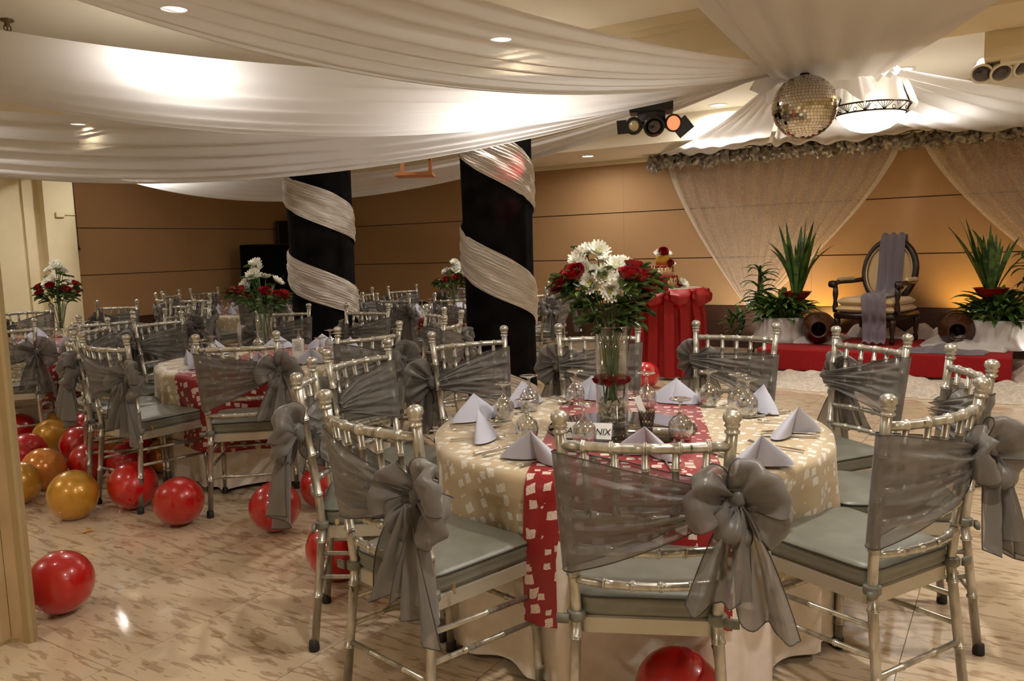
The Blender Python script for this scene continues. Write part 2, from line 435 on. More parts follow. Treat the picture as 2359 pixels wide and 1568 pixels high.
# ================================================================== STRUCTURE
XW, YW, ZC = 10.0, 10.5, 2.75
X0, Y0 = -2.2, -3.6
TS = 0.55
floor = struct(part('floor', box(X0, XW, Y0, YW, -0.05, -0.003), MT['grout'], smooth=False))
tile_me = mesh('tile', box(-TS / 2 + .0012, TS / 2 - .0012, -TS / 2 + .0012, TS / 2 - .0012, -0.003, 0.0), MT['marble'], False)
tiles = []
nx0 = int(math.floor((X0 - 1.925) / TS)); ny0 = int(math.floor((Y0 - 2.472) / TS))
for i in range(nx0, nx0 + 30):
    for j in range(ny0, ny0 + 34):
        x = 1.925 + (i + .5) * TS; y = 2.472 + (j + .5) * TS
        if x < X0 + .2 or x > XW - .1 or y < Y0 + .2 or y > YW - .1: continue
        dq = Vector((x, y, -CAMH)); zc = dq.dot(CF)
        vis = in_view(x, y, 0, 260)
        tiles.append((0 if vis else 1, x * x + y * y, x, y, (i, j)))
tiles.sort()
rest = []
for k, (v, d2, x, y, ij) in enumerate(tiles):
    if k < 290:
        inst('tile', tile_me, floor, (x, y, 0), (0, 0, PI * ((ij[0] * 7 + ij[1] * 3) % 2)))
    else:
        rest.append(xf((tile_me_v := box(-TS / 2 + .0012, TS / 2 - .0012, -TS / 2 + .0012, TS / 2 - .0012, -0.003, 0.0)), (x, y, 0)))
o = part('far_tiles', join(*rest), MT['marble'], floor, False); o['kind'] = 'stuff'

ROWS = [(0.535, 1.129, 'tan'), (1.141, 1.752, 'tan'), (1.764, 2.395, 'tan')]
wb = struct(part('wall_back', box(XW, XW + .12, Y0, YW + .12, 0, ZC), MT['groove'], smooth=False))
seams = [YW - .001, 9.33, 6.915, 4.5, 2.084, -.33, -2.75, Y0]
for z0, z1, mm in ROWS:
    for a, b in zip(seams[:-1], seams[1:]):
        part('wall_panel', box(XW - .014, XW, b + .001, a - .001, z0, z1), MT[mm], wb, False)
for a, b in zip(seams[:-1], seams[1:]):
    part('wainscot_panel', box(XW - .02, XW, b + .0005, a - .0005, 0.0, 0.527), MT['wains'], wb, False)
wl = struct(part('wall_left', box(5.88, XW + .12, YW, YW + .12, 0, ZC), MT['groove'], smooth=False))
xs = [XW - .02, 7.6, 5.885]
for z0, z1, mm in ROWS[:2] + [(1.764, 2.75, 'tan')]:
    for a, b in zip(xs[:-1], xs[1:]):
        part('wall_panel', box(b + .001, a - .001, YW - .014, YW, z0, z1), MT[mm], wl, False)
for a, b in zip(xs[:-1], xs[1:]):
    part('wainscot_panel', box(b + .0005, a - .0005, YW - .02, YW, 0, .527), MT['wains'], wl, False)
wc = struct(part('wall_left_cream', box(X0, 5.88, YW, YW + .12, 0, ZC), MT['cream'], smooth=False))
part('pilaster', box(5.50, 5.88, YW - .13, YW, 0, ZC), MT['cream'], wc, False)
part('door_casing', box(5.30, 5.36, YW - .03, YW, 0, ZC), MT['cream'], wc, False)
struct(part('wall_right', box(X0, XW + .12, Y0 - .12, Y0, 0, ZC), MT['cream'], smooth=False))
struct(part('wall_front', box(X0 - .12, X0, Y0 - .12, YW + .12, 0, ZC), MT['cream'], smooth=False))
ce = struct(part('ceiling', box(X0 - .12, XW + .12, Y0 - .12, YW + .12, ZC, ZC + .1), MT['ceil'], smooth=False))
tr = struct(part('trim_1', box(XW - .05, XW, Y0, YW, 2.395, 2.455), MT['cream'], smooth=False))
part('bead', box(XW - .062, XW - .05, Y0, YW, 2.412, 2.42), MT['cream'], tr, False)
struct(part('trim_2', box(8.7, XW, Y0, YW, 2.455, ZC), MT['ceil'], smooth=False))
bm = struct(part('trim_3', box(5.02, 5.62, Y0, YW, 2.5, ZC), MT['beam'], smooth=False))
part('moulding', box(4.96, 5.02, Y0, YW, 2.69, ZC), MT['beam'], bm, False)
part('moulding', box(4.985, 5.02, Y0, YW, 2.655, 2.69), MT['beam'], bm, False)
# a cross bulkhead that carries the white light bar
BY, BZ = on_x(2268, 100, 5.63).y, on_x(2268, 134, 5.63).z
bk = struct(part('trim_4', box(5.63, 6.4, -2.0, BY, BZ, ZC), MT['beam'], smooth=False))

# open door leaf with its jamb beside the camera
d1 = struct(empty('door_1', (1.3, 2.95, 0)))
def prism(pts, z0, z1):
    n = len(pts)
    V = [(x, y, z0) for x, y in pts] + [(x, y, z1) for x, y in pts]
    return np.array(V, float), [tuple(range(n - 1, -1, -1)), tuple(range(n, 2 * n))] + [(i, (i + 1) % n, n + (i + 1) % n, n + i) for i in range(n)]
def off(pts): return [(x - 1.3, y - 2.95) for x, y in pts]
part('leaf', prism(off([(1.314, 2.958), (1.310, 3.0), (.50, 2.86), (.51, 2.815)]), 0.012, 2.25), MT['partition'], d1, False)
part('jamb', prism(off([(1.335, 2.878), (1.316, 2.958), (1.316, 3.03), (1.39, 3.03), (1.375, 2.91)]), 0, 2.3), MT['partition'], d1, False)
part('edge_strip', prism(off([(1.347, 2.872), (1.336, 2.873), (1.328, 2.90), (1.372, 2.912), (1.378, 2.905)]), 0, 2.3), MT['part_trim'], d1, False)
part('floor_strip', prism(off([(1.352, 2.866), (1.31, 2.952), (.50, 2.81), (.49, 2.87), (1.395, 3.04)]), 0, 0.012), MT['part_trim'], d1, False)

# ------------------------------------------------------------------ ceiling downlights (each with its lamp)
trim_me = mesh('trim_ring', lathe([(.072, -.002), (.078, -.010), (.098, -.006), (.10, 0)], 28), MT['lamp_trim'])
lens_me = mesh('lens', lathe([(.0, -.006), (.05, -.006), (.073, -.003)], 28), MT['lamp'])
DL = [(4.87, 8.38, ZC, 13, ''), (6.03, 9.26, ZC, 13, ''), (3.05, 4.17, ZC, 8, ''), (4.80, 3.06, ZC, 15, ''), (6.25, .40, ZC, 9, ''), (6.9, 2.9, ZC, 15, ''), (7.3, 4.4, ZC, 15, ''),
      (7.8, .9, ZC, 11, ''), (8.45, 2.72, ZC, 13, ''), (9.25, 4.65, 2.455, 8, ''),
      (1.1, 3.3, ZC, 16, '_door_offscreen'), (2.9, .6, ZC, 18, '_overhead_offscreen'), (1.2, .2, ZC, 17, '_camera_offscreen'), (2.6, 7.2, ZC, 15, '_pilaster_offscreen'), (.2, 5.6, ZC, 14, '_entrance_offscreen'),
      (3.6, -1.4, ZC, 16, '_hall_right_offscreen'), (.6, -2.0, ZC, 15, '_hall_corner_offscreen'), (7.4, -1.6, ZC, 15, '_stage_right_offscreen'), (-1.2, 2.2, ZC, 14, '_hall_rear_offscreen')]
for x, y, zc_, wt, sfx in DL:
    t = empty('recessed_downlight', (x, y, zc_), 0, 'round white recessed downlight glowing in the ceiling', 'downlight', 'recessed ceiling downlights')
    inst('trim_ring', trim_me, t); inst('lens', lens_me, t)
    L = bpy.data.lights.new('downlight_lamp' + sfx, 'AREA'); L.shape = 'DISK'; L.size = .14; L.energy = wt; L.color = (1.0, 0.95, 0.875); L.spread = PI * 0.95
    lo = bpy.data.objects.new('downlight_lamp' + sfx, L); COL.objects.link(lo); lo.parent = t; lo.location = (0, 0, -.02)
# sprinkler heads
spr_me = mesh('sprinkler', join(lathe([(.03, 0), (.03, -.008), (.012, -.012), (.012, -.03), (.004, -.034), (.004, -.055), (.02, -.057), (.02, -.06), (.0, -.062)], 14),
                               tube([(-.014, 0, -.028), (-.016, 0, -.045), (-.003, 0, -.056)], .003, 6), tube([(.014, 0, -.028), (.016, 0, -.045), (.003, 0, -.056)], .003, 6)), MT['brass'])
for (x, y), lb in (((2.593, 5.107), 'small brass fire sprinkler head hanging alone below the pale ceiling'), ((4.706, 8.429), 'small brass fire sprinkler head beside a round ceiling downlight')):
    o = inst('sprinkler_head', spr_me, None, (x, y, ZC)); o.scale = (1.25,) * 3; tag(o, lb, 'sprinkler', 'ceiling sprinkler heads')

# ------------------------------------------------------------------ columns
def column(cx, cy, thL, zL, pitch, hh, label):
    t = empty('draped_column', (cx, cy, 0), 0, label, 'column', 'columns wrapped in black cloth')
    R = .262
    rng = np.random.default_rng(int(cx * 100))
    ph = rng.uniform(0, 6.28, 4)
    def wob(a, z, i): return .018 * math.sin(7 * a + ph[0] + z * .6) + .012 * math.sin(13 * a + ph[1] - z) + .01 * math.sin(3 * a + ph[2] + z * 2)
    zs = np.linspace(0, 2.498, 26)
    part('black_cloth', lathe([(R * (1.03 - .02 * math.sin(z * 1.6) + (.05 if z < .06 else 0)), z) for z in zs], 64, wob), MT['black'], t)
    nt = 260; P = []; U = []
    th0 = thL + (zL - 2.62) / pitch * 2 * PI; th1 = thL + (zL + .2) / pitch * 2 * PI
    nv = 46
    for i in range(nt):
        th = th0 + (th1 - th0) * i / (nt - 1); zc = zL - (th - thL) / (2 * PI) * pitch
        row = []
        for j in range(nv):
            v = j / (nv - 1) * 2 - 1
            z = min(2.497, max(.004, zc + v * hh * (1 + .05 * math.sin(th * 2.3))))
            r = R * 1.085 + .005 * math.sin(v * 9 + th * 3) + .006 * abs(math.sin(v * 19 + th * 1.7 + .8 * math.sin(th * 4))) + .004 * math.sin(v * 43 - th * 2.6 + math.sin(th * 7)) - .010 * abs(v) ** 6
            row.append((r * math.cos(th), r * math.sin(th), z)); U.append((th * R, v * hh))
        P.append(row)
    part('silver_band', grid(P), MT['crinkle'], t, uv=U)
    return t
column(5.19, 3.39, math.radians(123), 1.34, .86, .165, 'thick black cloth-wrapped column with wide silver spiral band beside the pebble-vase table')
column(4.98, 5.06, math.radians(134), 1.215, .67, .145, 'black cloth-wrapped column with silver spiral band in front of the loudspeakers')

# ------------------------------------------------------------------ ceiling swags
def swag(A0, B0, s0, A1, B1, s1, nf, mt, label, amp=.03, seed=0, nt=56, tmin=0.0):
    A0, B0, A1, B1 = (np.array(q, float) for q in (A0, B0, A1, B1))
    ns = nf * 8 + 1; P = np.zeros((nt, ns, 3))
    rng = np.random.default_rng(seed); ph = rng.uniform(0, 6.28, 6)
    for i in range(nt):
        t = tmin + (1 - tmin) * i / (nt - 1)
        lo = A0 + (B0 - A0) * t; lo[2] -= 4 * s0 * t * (1 - t)
        up = A1 + (B1 - A1) * t; up[2] -= 4 * s1 * t * (1 - t)
        d = up - lo; wd = np.linalg.norm(d) + 1e-6
        for j in range(ns):
            s = j / (ns - 1)
            # pleats bunch toward the low edge
            q = s ** 1.25
            a = amp * (.25 + .75 * min(1, wd / .8)) * (1.15 - .5 * s)
            w_ = math.sin(2 * PI * nf * s + ph[0] + .7 * math.sin(3 * t + ph[1])) + .5 * math.sin(2 * PI * nf * .37 * s + ph[2] + 2 * t)
            p = lo + d * q
            p[2] += a * w_ * (.6 + .4 * math.sin(t * 5 + ph[3])) - .10 * wd * math.sin(PI * s) * .35
            P[i, j] = p
    o = part('ceiling_swag', grid(P), mt, None); tag(o, label, 'drapery', 'chiffon swags under the ceiling'); return o
swag((5.5, 1.35, 2.42), (1.25, 3.78, 2.66), .37, (5.6, 1.30, 2.47), (.75, 2.75, 2.72), .17, 7, MT['swag'], 'broad white chiffon swag hanging nearest the door leaf, gathered by the mirror ball', .022, 1)
swag((5.5, 1.42, 2.40), (2.6, 6.7, 2.66), .41, (5.55, 1.40, 2.46), (1.6, 5.3, 2.72), .22, 6, MT['swag'], 'white chiffon swag hanging second from the door leaf', .026, 2)
swag((5.5, 1.5, 2.40), (2.7, 9.9, 2.62), .60, (5.55, 1.47, 2.46), (2.5, 8.2, 2.72), .27, 6, MT['swag'], 'bright white chiffon swag passing in front of the black columns toward the cream pilaster', .028, 3)
swag((5.55, 1.55, 2.40), (6.0, 10.2, 2.52), .60, (5.62, 1.5, 2.46), (7.4, 10.1, 2.62), .36, 6, MT['swag'], 'white chiffon swag passing behind the black columns to the far tan wall', .028, 4)
swag((5.75, 1.5, 2.38), (9.92, 4.0, 2.47), .07, (5.85, 1.42, 2.42), (9.92, 2.6, 2.47), .05, 5, MT['swag'], 'white chiffon swag fanning from the lamp to the wall above the cake table', .03, 5)
swag((5.9, 1.4, 2.40), (9.92, 2.55, 2.47), .05, (6.1, 1.1, 2.42), (9.92, .9, 2.47), .08, 5, MT['swag'], 'white chiffon swag fanning from the lamp to the garland above the oval-backed armchair', .03, 6)
swag((6.1, 1.05, 2.42), (9.92, .85, 2.47), .10, (6.2, .7, 2.45), (9.92, -1.6, 2.47), .06, 6, MT['swag'], 'white chiffon swag fanning from the lamp past the white spotlight bar', .035, 7)
swag((5.58, 1.42, 2.37), (3.3, 1.50, 2.73), .015, (5.80, .78, 2.37), (4.93, .10, 2.515), .0, 6, MT['swag'], 'wide white chiffon swag running overhead straight to the mirror ball', .03, 8)
# ruffled tails of cloth bunched round the lamp rods
for k, (cx, cy, l) in enumerate(((5.62, 1.42, .2), (5.95, 1.02, .24), (6.3, .80, .26), (6.5, 1.0, .26))):
    P = []
    for i in range(14):
        t = i / 13; row = []
        for j in range(41):
            a = 2 * PI * j / 40 * .98
            r = .04 + (.10 + .035 * math.sin(5 * a + k)) * t ** .7
            row.append((r * math.cos(a), r * math.sin(a), -l * t * (1 + .22 * math.sin(3 * a + 2 * k))))
        P.append(row)
    o = part('cloth_ruffle', grid(P), MT['swag'], None, loc=(cx, cy, 2.50)); tag(o, 'gathered white cloth ruffle hanging where the ceiling swags meet by the lamp', 'drapery', 'cloth ruffles at the swag hub')
# ================================================================== CHAIR
def ypost(z): return -.185 - .05 * (max(0, z - .43) / .47) ** 1.2
def xpost(z): return .168 + .027 * max(0, z - .43) / .47
def yback(x, z): return ypost(z) - .036 * (1 - (x / xpost(z)) ** 2)
def rail(z, nodes, r=.0105):
    xs_ = np.linspace(-1, 1, 15) * (xpost(z) - .004)
    return bamboo([(x, yback(x, z), z) for x in xs_], r, nodes, 9, 1.28)
CH = []     # (name, mesh, [(sub name, mesh)])
fin = lathe([(.0125, .890), (.0175, .893), (.0175, .897), (.0135, .900), (.0135, .905), (.0180, .908), (.0180, .912), (.0150, .916), (.0205, .922), (.0218, .929), (.0190, .938), (.0110, .944), (0, .946)], 14)
for sx in (-1, 1):
    zs = [0.02, .22, .43, .52, .62, .72, .82, .90]
    path = [(sx * (.187 - (.019 * z / .43)), -.232 + .047 * z / .43, z) if z < .43 else (sx * xpost(z), ypost(z), z) for z in zs]
    post = bamboo(path, .0135, [.19, .40, .585, .74, .875], 11)
    f = xf(fin, (sx * xpost(.90), ypost(.90) - .002, 0))
    foot = lathe([(.017, 0), (.0185, .006), (.0165, .034), (.012, .036)], 12)
    CH.append(('back_post', mesh('back_post', post, MT['silver']), [('finial', mesh('finial', f, MT['silver'])), ('rubber_foot', mesh('rubber_foot', xf(foot, (sx * .187, -.233, 0)), MT['rubber']))]))
    leg = bamboo([(sx * .196, .195, .02), (sx * .190, .182, .395)], .0125, [.18, .52, .85], 11)
    CH.append(('front_leg', mesh('front_leg', leg, MT['silver']), [('rubber_foot', mesh('rubber_foot', xf(foot, (sx * .1963, .1955, 0)), MT['rubber']))]))
CH.append(('top_rail', mesh('top_rail', rail(.862, [.13, .30, .5, .70, .87], .0125), MT['silver']), []))
CH.append(('middle_rail', mesh('middle_rail', rail(.690, [.17, .5, .83]), MT['silver']), []))
CH.append(('middle_rail', mesh('middle_rail', rail(.605, [.25, .42, .58, .75]), MT['silver']), []))
CH.append(('lower_rail', mesh('lower_rail', rail(.520, [.22, .41, .6, .8]), MT['silver']), []))
for k in range(5):
    x0, x1 = (-.138 + .069 * k) * .97, -.138 + .069 * k
    g = bamboo([(x0, yback(x0, .69), .69), (x1, yback(x1, .862), .862)], .0088, [.1, .42, .72], 9)
    CH.append(('spindle', mesh('spindle', g, MT['silver']), []))
def seat_out(f, n=44, inset=0.0, r=.045):
    """rounded trapezoid outline of the seat"""
    c = [(-.196 + inset, .19 - inset), (.196 - inset, .19 - inset), (.170 - inset, -.185 + inset), (-.170 + inset, -.185 + inset)]
    out = []
    for i in range(4):
        p = np.array(c[i]); a = np.array(c[i - 1]) - p; b = np.array(c[(i + 1) % 4]) - p
        a = a / np.linalg.norm(a); b = b / np.linalg.norm(b)
        for t in np.linspace(0, 1, n // 4):
            q = p + a * r * (1 - t) ** 2 + b * r * t ** 2
            out.append((q[0], q[1]))
    return out
def stack(levels, n=44):
    V = []; F = []
    for ins, z, r in levels:
        V += [(x, y, z) for x, y in seat_out(None, n, ins, r)]
    m_ = len(V) // len(levels)
    for i in range(len(levels) - 1):
        for k in range(m_):
            k2 = (k + 1) % m_
            F.append((i * m_ + k, i * m_ + n_(k2, m_), (i + 1) * m_ + n_(k2, m_), (i + 1) * m_ + k))
    F.append(tuple(range(m_))); F.append(tuple((len(levels) - 1) * m_ + k for k in reversed(range(m_))))
    return np.array(V), F
def n_(k, m_): return k
CH.append(('seat_frame', mesh('seat_frame', stack([(.012, .375, .03), (.002, .380, .03), (.002, .418, .03), (.012, .424, .03)]), MT['apron'], False), []))
def domed(levels):
    base = seat_out(None, 44, 0, .05); V = []; F = []
    for s, z in levels: V += [(x * s, y * s, z) for x, y in base]
    m_ = len(base)
    for i in range(len(levels) - 1):
        for k in range(m_): F.append((i * m_ + k, i * m_ + (k + 1) % m_, (i + 1) * m_ + (k + 1) % m_, (i + 1) * m_ + k))
    V.append((0, 0, levels[-1][1])); c = len(V) - 1; o_ = (len(levels) - 1) * m_
    F += [(o_ + k, o_ + (k + 1) % m_, c) for k in range(m_)]
    return np.array(V), F
cu = domed([(.96, .424), (1.005, .432), (1.015, .440), (1.0, .4475), (1.012, .455), (1.015, .466), (1.0, .474)][::1])
ct = domed([(1.012, .474), (.985, .480), (.90, .4845), (.7, .488), (.4, .4895), (.1, .49)])
pip = [(x * 1.018, y * 1.018, .474) for x, y in seat_out(None, 44, 0, .05)]
pip = tube(pip + [pip[0]], .0028, 6, False)
zipp = join(box(.196, .1985, -.14, -.128, .434, .452), tube([(.198, -.135, .436), (.202, -.135, .425)], .003, 6))
CH.append(('cushion', mesh('cushion', cu, MT['vinyl']), [('cushion_top', mesh('cushion_top', ct, MT['vinyl'])), ('piping', mesh('piping', pip, MT['piping'])), ('zip_pull', mesh('zip_pull', zipp, MT['zip'], False))]))
for sx in (-1, 1):
    g = lathe([(.021, .415), (.023, .418), (.023, .436), (.021, .439)], 12)
    g = join(xf(g, (sx * .169, -.186, 0)), box(*sorted((sx * .186, sx * .216)), -.215, -.205, .416, .438))
    CH.append(('cushion_tie', mesh('cushion_tie', g, MT['vinyl']), []))
def lp(sx, z): return (sx * (.187 - .019 * z / .43), -.232 + .047 * z / .43, z)
def lf(sx, z): return (sx * (.196 - .006 * z / .4), .195 - .013 * z / .4, z)
for a, b, nn in ((lp(-1, .25), lf(-1, .23), [.3, .65]), (lp(1, .25), lf(1, .23), [.3, .65]), (lf(-1, .27), lf(1, .27), [.3, .7]), (lp(-1, .20), lp(1, .20), [.3, .7]), (lp(-1, .33), lf(-1, .31), [.5]), (lp(1, .33), lf(1, .31), [.5])):
    CH.append(('stretcher', mesh('stretcher', bamboo([a, b], .0078, nn, 8), MT['silver']), []))

# ================================================================== SASHES
def make_sash(seed, zk, zt, zb, puff=1.0, flip=1):
    rng = np.random.default_rng(seed); ph = rng.uniform(0, 6.28, 8)
    out = []
    nh = 57
    def row(s, side):
        r = []
        for j in range(nh):
            h = j / (nh - 1)
            top = zt + (zk + .028 - zt) * s ** (1.15); bot = zb + (zk - .03 - zb) * s ** 1.05
            z = bot + (top - bot) * h
            wv = math.sin(h * 19 + ph[0] + 2.2 * s + side) * .5 + math.sin(h * 41 + ph[1] - 4 * s) * .4 + math.sin(h * 9 + ph[2] + 5 * s - side) * .4
            wv = wv + .35 * max(0, math.sin(h * 27 + 6 * s + ph[3])) ** 3 * 2
            am = .004 + .017 * s * (1 - .35 * s)
            x = -xpost(z) - .004 + (xpost(z) * 2 + .012) * s
            xx = max(-xpost(z), min(xpost(z), x))
            y = yback(xx, z) + side * (.0165 + am * (1 + wv))
            r.append((x, y, z + .004 * wv * s))
        return r
    P = [row(s, 1) for s in np.linspace(1, 0, 26)]
    for a in np.linspace(0, PI, 7)[1:-1]:
        r = []
        for j in range(nh):
            h = j / (nh - 1); z = zb + (zt - zb) * h
            r.append((-xpost(z) - .004 - .021 * math.sin(a), ypost(z) + .019 * math.cos(a), z))
        P.append(r)
    P += [row(s, -1) for s in np.linspace(0, 1, 40)]
    band = grid(P)
    Pn = np.array(P)
    hem = join(tube(Pn[:, 0], .0016, 5), tube(Pn[:, -1], .0016, 5))
    out.append(('sash_band', mesh('sash_band', band, MT['organza']), [('hem', mesh('hem', hem, MT['hem']))]))
    kx, ky, kz = xpost(zk) + .018, ypost(zk) - .03, zk
    kn = lathe([(0, -.034), (.016, -.031), (.026, -.015), (.023, 0), (.027, .016), (.017, .032), (0, .035)], 16, lambda a, z, i: .18 * math.sin(4 * a + z * 60))
    out.append(('knot', mesh('knot', xf(kn, (kx, ky, kz), (.25, .2, 0)), MT['organza_b']), []))
    def loop(d, nrm, L, W, T, sd):
        d = np.array(d, float); d /= np.linalg.norm(d); nrm = np.array(nrm, float); nrm -= d * (d @ nrm); nrm /= np.linalg.norm(nrm)
        wv = np.cross(d, nrm); r = np.random.default_rng(sd); q = r.uniform(0, 6.28, 4); P = []
        for u in np.linspace(0, 1, 30):
            c = np.array((kx, ky, kz)) + d * L * math.sin(PI * u) ** .8 + nrm * T * math.sin(2 * PI * u) * (.55 + .45 * math.sin(PI * u))
            Wd = .012 + W * math.sin(PI * u) ** .7
            rw = []
            for v in np.linspace(-1, 1, 15):
                f = .010 * (1 - 2 * abs(math.sin(v * 2.6 + q[0] + 1.5 * u))) + .006 * math.sin(v * 9 + q[1] + 2 * u)
                rw.append(c + wv * Wd * v + nrm * f - d * (.55 * Wd * v * v) + np.array((0, 0, -.030)) * math.sin(PI * u) * (.4 + .6 * u))
            P.append(rw)
        Pn = np.array(P)
        return grid(P), join(tube(Pn[:, 0], .0018, 5), tube(Pn[:, -1], .0018, 5))
    q4 = lambda: rng.uniform(-.16, .16, 3)
    for d, nrm, L, W, T, sd in ((np.array((.45 * flip, -.35, .75)) + q4(), (-.2, -1, .3), .142 * puff, .070, .026, seed + 1), (np.array((-.72, -.38, .36)) + q4(), (.2, -1, .35), .140 * puff, .068, .028, seed + 2), (np.array((.85, -.38, -.02)) + q4(), (-.2, -1, .4), .122 * puff, .060, .026, seed + 5), (np.array((-.25, -.60, -.32)) + q4(), (.5, -.8, .2), .090 * puff, .050, .022, seed + 7)):
        g, hm = loop(d, nrm, L, W, T, sd)
        out.append(('bow_loop', mesh('bow_loop', g, MT['organza_b']), [('hem', mesh('hem', hm, MT['hem']))]))
    def tail(dx, dy, L, W, sd):
        r = np.random.default_rng(sd); q = r.uniform(0, 6.28, 4); P = []
        for t in np.linspace(0, 1, 26):
            c = np.array((kx + dx * t ** .85, ky - .02 - dy * t ** .7, kz - L * t)); Wd = .014 + W * t ** .65
            rw = []
            for v in np.linspace(-1, 1, 21):
                f = (.016 + .02 * t) * math.sin(v * 5.5 + q[0] + 1.5 * t) + .008 * math.sin(v * 12 + q[1] + 3 * t)
                rw.append(c + np.array((Wd * v * .88 - f * .25, -f, .05 * t * t * v * math.cos(q[2]) + .010 * t * math.sin(v * 4))))
            P.append(rw)
        Pn = np.array(P)
        return grid(P), join(tube(Pn[:, 0], .0018, 5), tube(Pn[:, -1], .0018, 5), tube(Pn[-1], .0016, 5))
    for dx, dy, L, W, sd in ((.060, .035, .275, .066, seed + 3), (-.050, .055, .215 + .05 * rng.random(), .066, seed + 4)):
        g, hm = tail(dx, dy, L, W, sd)
        out.append(('bow_tail', mesh('bow_tail', g, MT['organza_b']), [('hem', mesh('hem', hm, MT['hem']))]))
    return out
SASH = [make_sash(3, .735, .845, .545), make_sash(21, .705, .84, .575, 1.08), make_sash(40, .75, .80, .535, .95), make_sash(66, .72, .855, .60, 1.0, .5)]

def put(parts, root):
    for nm, me, subs in parts:
        o = inst(nm, me, root)
        for n2, m2 in subs: inst(n2, m2, o)

def chair(mx, my, face, label, slabel, group, sgroup, v=0):
    """mx,my = middle between the two finials; face = heading of the sitter in radians"""
    fx, fy = math.cos(face), math.sin(face)
    x, y = mx + .235 * fx, my + .235 * fy
    if not (in_view(x, y, .5, 60) or in_view(mx, my, .9, 40) or in_view(mx, my, .1, 40)): return
    c = empty('banquet_chair', (x, y, 0), face - PI / 2, label, 'chair', group)
    put(CH, c)
    s = empty('organza_sash', (x, y, 0), face - PI / 2, slabel, 'sash', sgroup)
    put(SASH[v % len(SASH)], s)

# ================================================================== TABLES
ZT, RT = .663, .69
def table(cx, cy, chairs, runner_ang, what, runner_hw=.28):
    n = 168
    def indent(a):
        d = min(abs((a - c + PI) % (2 * PI) - PI) for c in chairs)
        return math.exp(-(d / .20) ** 2)
    t = empty('round_table', (cx, cy, 0), 0, 'round wooden table under the cloths ' + what, 'table')
    part('tabletop', lathe([(.0, ZT - .03), (RT - .012, ZT - .03), (RT - .006, ZT - .015), (RT - .012, ZT - .004), (0, ZT - .004)], 64), MT['wood'], t)
    for k in range(4):
        a = PI / 4 + k * PI / 2
        part('leg', tube([(.34 * math.cos(a), .34 * math.sin(a), 0), (.32 * math.cos(a), .32 * math.sin(a), ZT - .03)], .016, 8), MT['iron'], t)
    ph = RNG.uniform(0, 6.28, 4)
    # floor-length white cloth
    prof = [(0, 0)] + [(1, d) for d in (0, .02, .06, .12, .2, .3, .4, .5, .6, .64)]
    def cloth(drop_max, zlift, rad, amp, ind, kf, zig):
        V = []; U = []
        rr = [0, .2, .4, .55, .64, rad]
        rows = []
        for r in rr:
            rows.append([(r, a, 0) for a in np.linspace(0, 2 * PI, n, endpoint=False)])
        nd_ = 14
        for i in range(1, nd_ + 1):
            rows.append([(rad, a, drop_max * i / nd_) for a in np.linspace(0, 2 * PI, n, endpoint=False)])
        P = []
        for rw in rows:
            line = []
            for r, a, d in rw:
                if d == 0:
                    x, y, z = r * math.cos(a), r * math.sin(a), ZT + zlift - (.006 if r == rad else 0)
                    U.append((x, y))
                else:
                    k = min(1, d / .22); I = indent(a)
                    fo = amp * math.sin(kf * a + ph[0] + .6 * math.sin(2 * a)) + amp * .5 * math.sin(kf * 1.7 * a + ph[1])
                    r2 = rad + .006 + k * ((1 - I) * (.030 + fo) - I * ind)
                    hem = drop_max + zig * math.sin(4 * a + ph[2])
                    x, y, z = r2 * math.cos(a), r2 * math.sin(a), max(.006, ZT + zlift - .006 - d * hem / drop_max)
                    U.append(((rad + d) * math.cos(a), (rad + d) * math.sin(a)))
                line.append((x, y, z))
            P.append(line)
        return grid(P, cv=True), U
    g, U = cloth(ZT - .035, 0.0, RT + .002, .026, .060, 21, .008)
    o = part('floor_length_tablecloth', g, MT['white_cloth'], None, uv=U, loc=(cx, cy, 0)); tag(o, 'white floor-length undercloth on the round table ' + what, 'tablecloth', 'white undercloths')
    g, U = cloth(.345, .004, RT + .010, .022, .050, 17, .03)
    o = part('table_overlay', g, MT['overlay'], None, uv=U, loc=(cx, cy, 0)); tag(o, 'beige overlay cloth with white squares on the round table ' + what, 'tablecloth', 'beige square-patterned overlays')
    # runner
    ca, sa = math.cos(runner_ang), math.sin(runner_ang)
    P = []; U = []
    Rr = RT + .012; drops = .43
    for v in np.linspace(-runner_hw, runner_hw, 25):
        u0 = math.sqrt(Rr ** 2 - v ** 2); row = []
        us = [-(u0 + drops * q) for q in np.linspace(1, 0, 13)[:-1]] + list(np.linspace(-u0, u0, 15)) + [u0 + drops * q for q in np.linspace(0, 1, 13)[1:]]
        for u in us:
            d = max(0, abs(u) - u0)
            if d <= 1e-9: x, y, z = u, v, ZT + .0075
            else:
                s = 1 if u > 0 else -1
                nx, ny = s * u0 / Rr, v / Rr
                aw = math.atan2(sa * nx + ca * ny, ca * nx - sa * ny)
                k = min(1, d / .22); I = indent(aw)
                o_ = .014 + k * ((1 - I) * .038 - I * .034) + .005 * math.sin(v * 30) * k
                x, y, z = s * u0 + nx * o_, v + ny * o_, ZT + .004 - d
            row.append((x * ca - y * sa, x * sa + y * ca, z)); U.append((u + 3, v + 1.3))
        P.append(row)
    o = part('table_runner', grid(P), MT['runner'], None, uv=U, loc=(cx, cy, 0)); tag(o, 'red runner with white stitched squares across the round table ' + what, 'table runner', 'red runners')

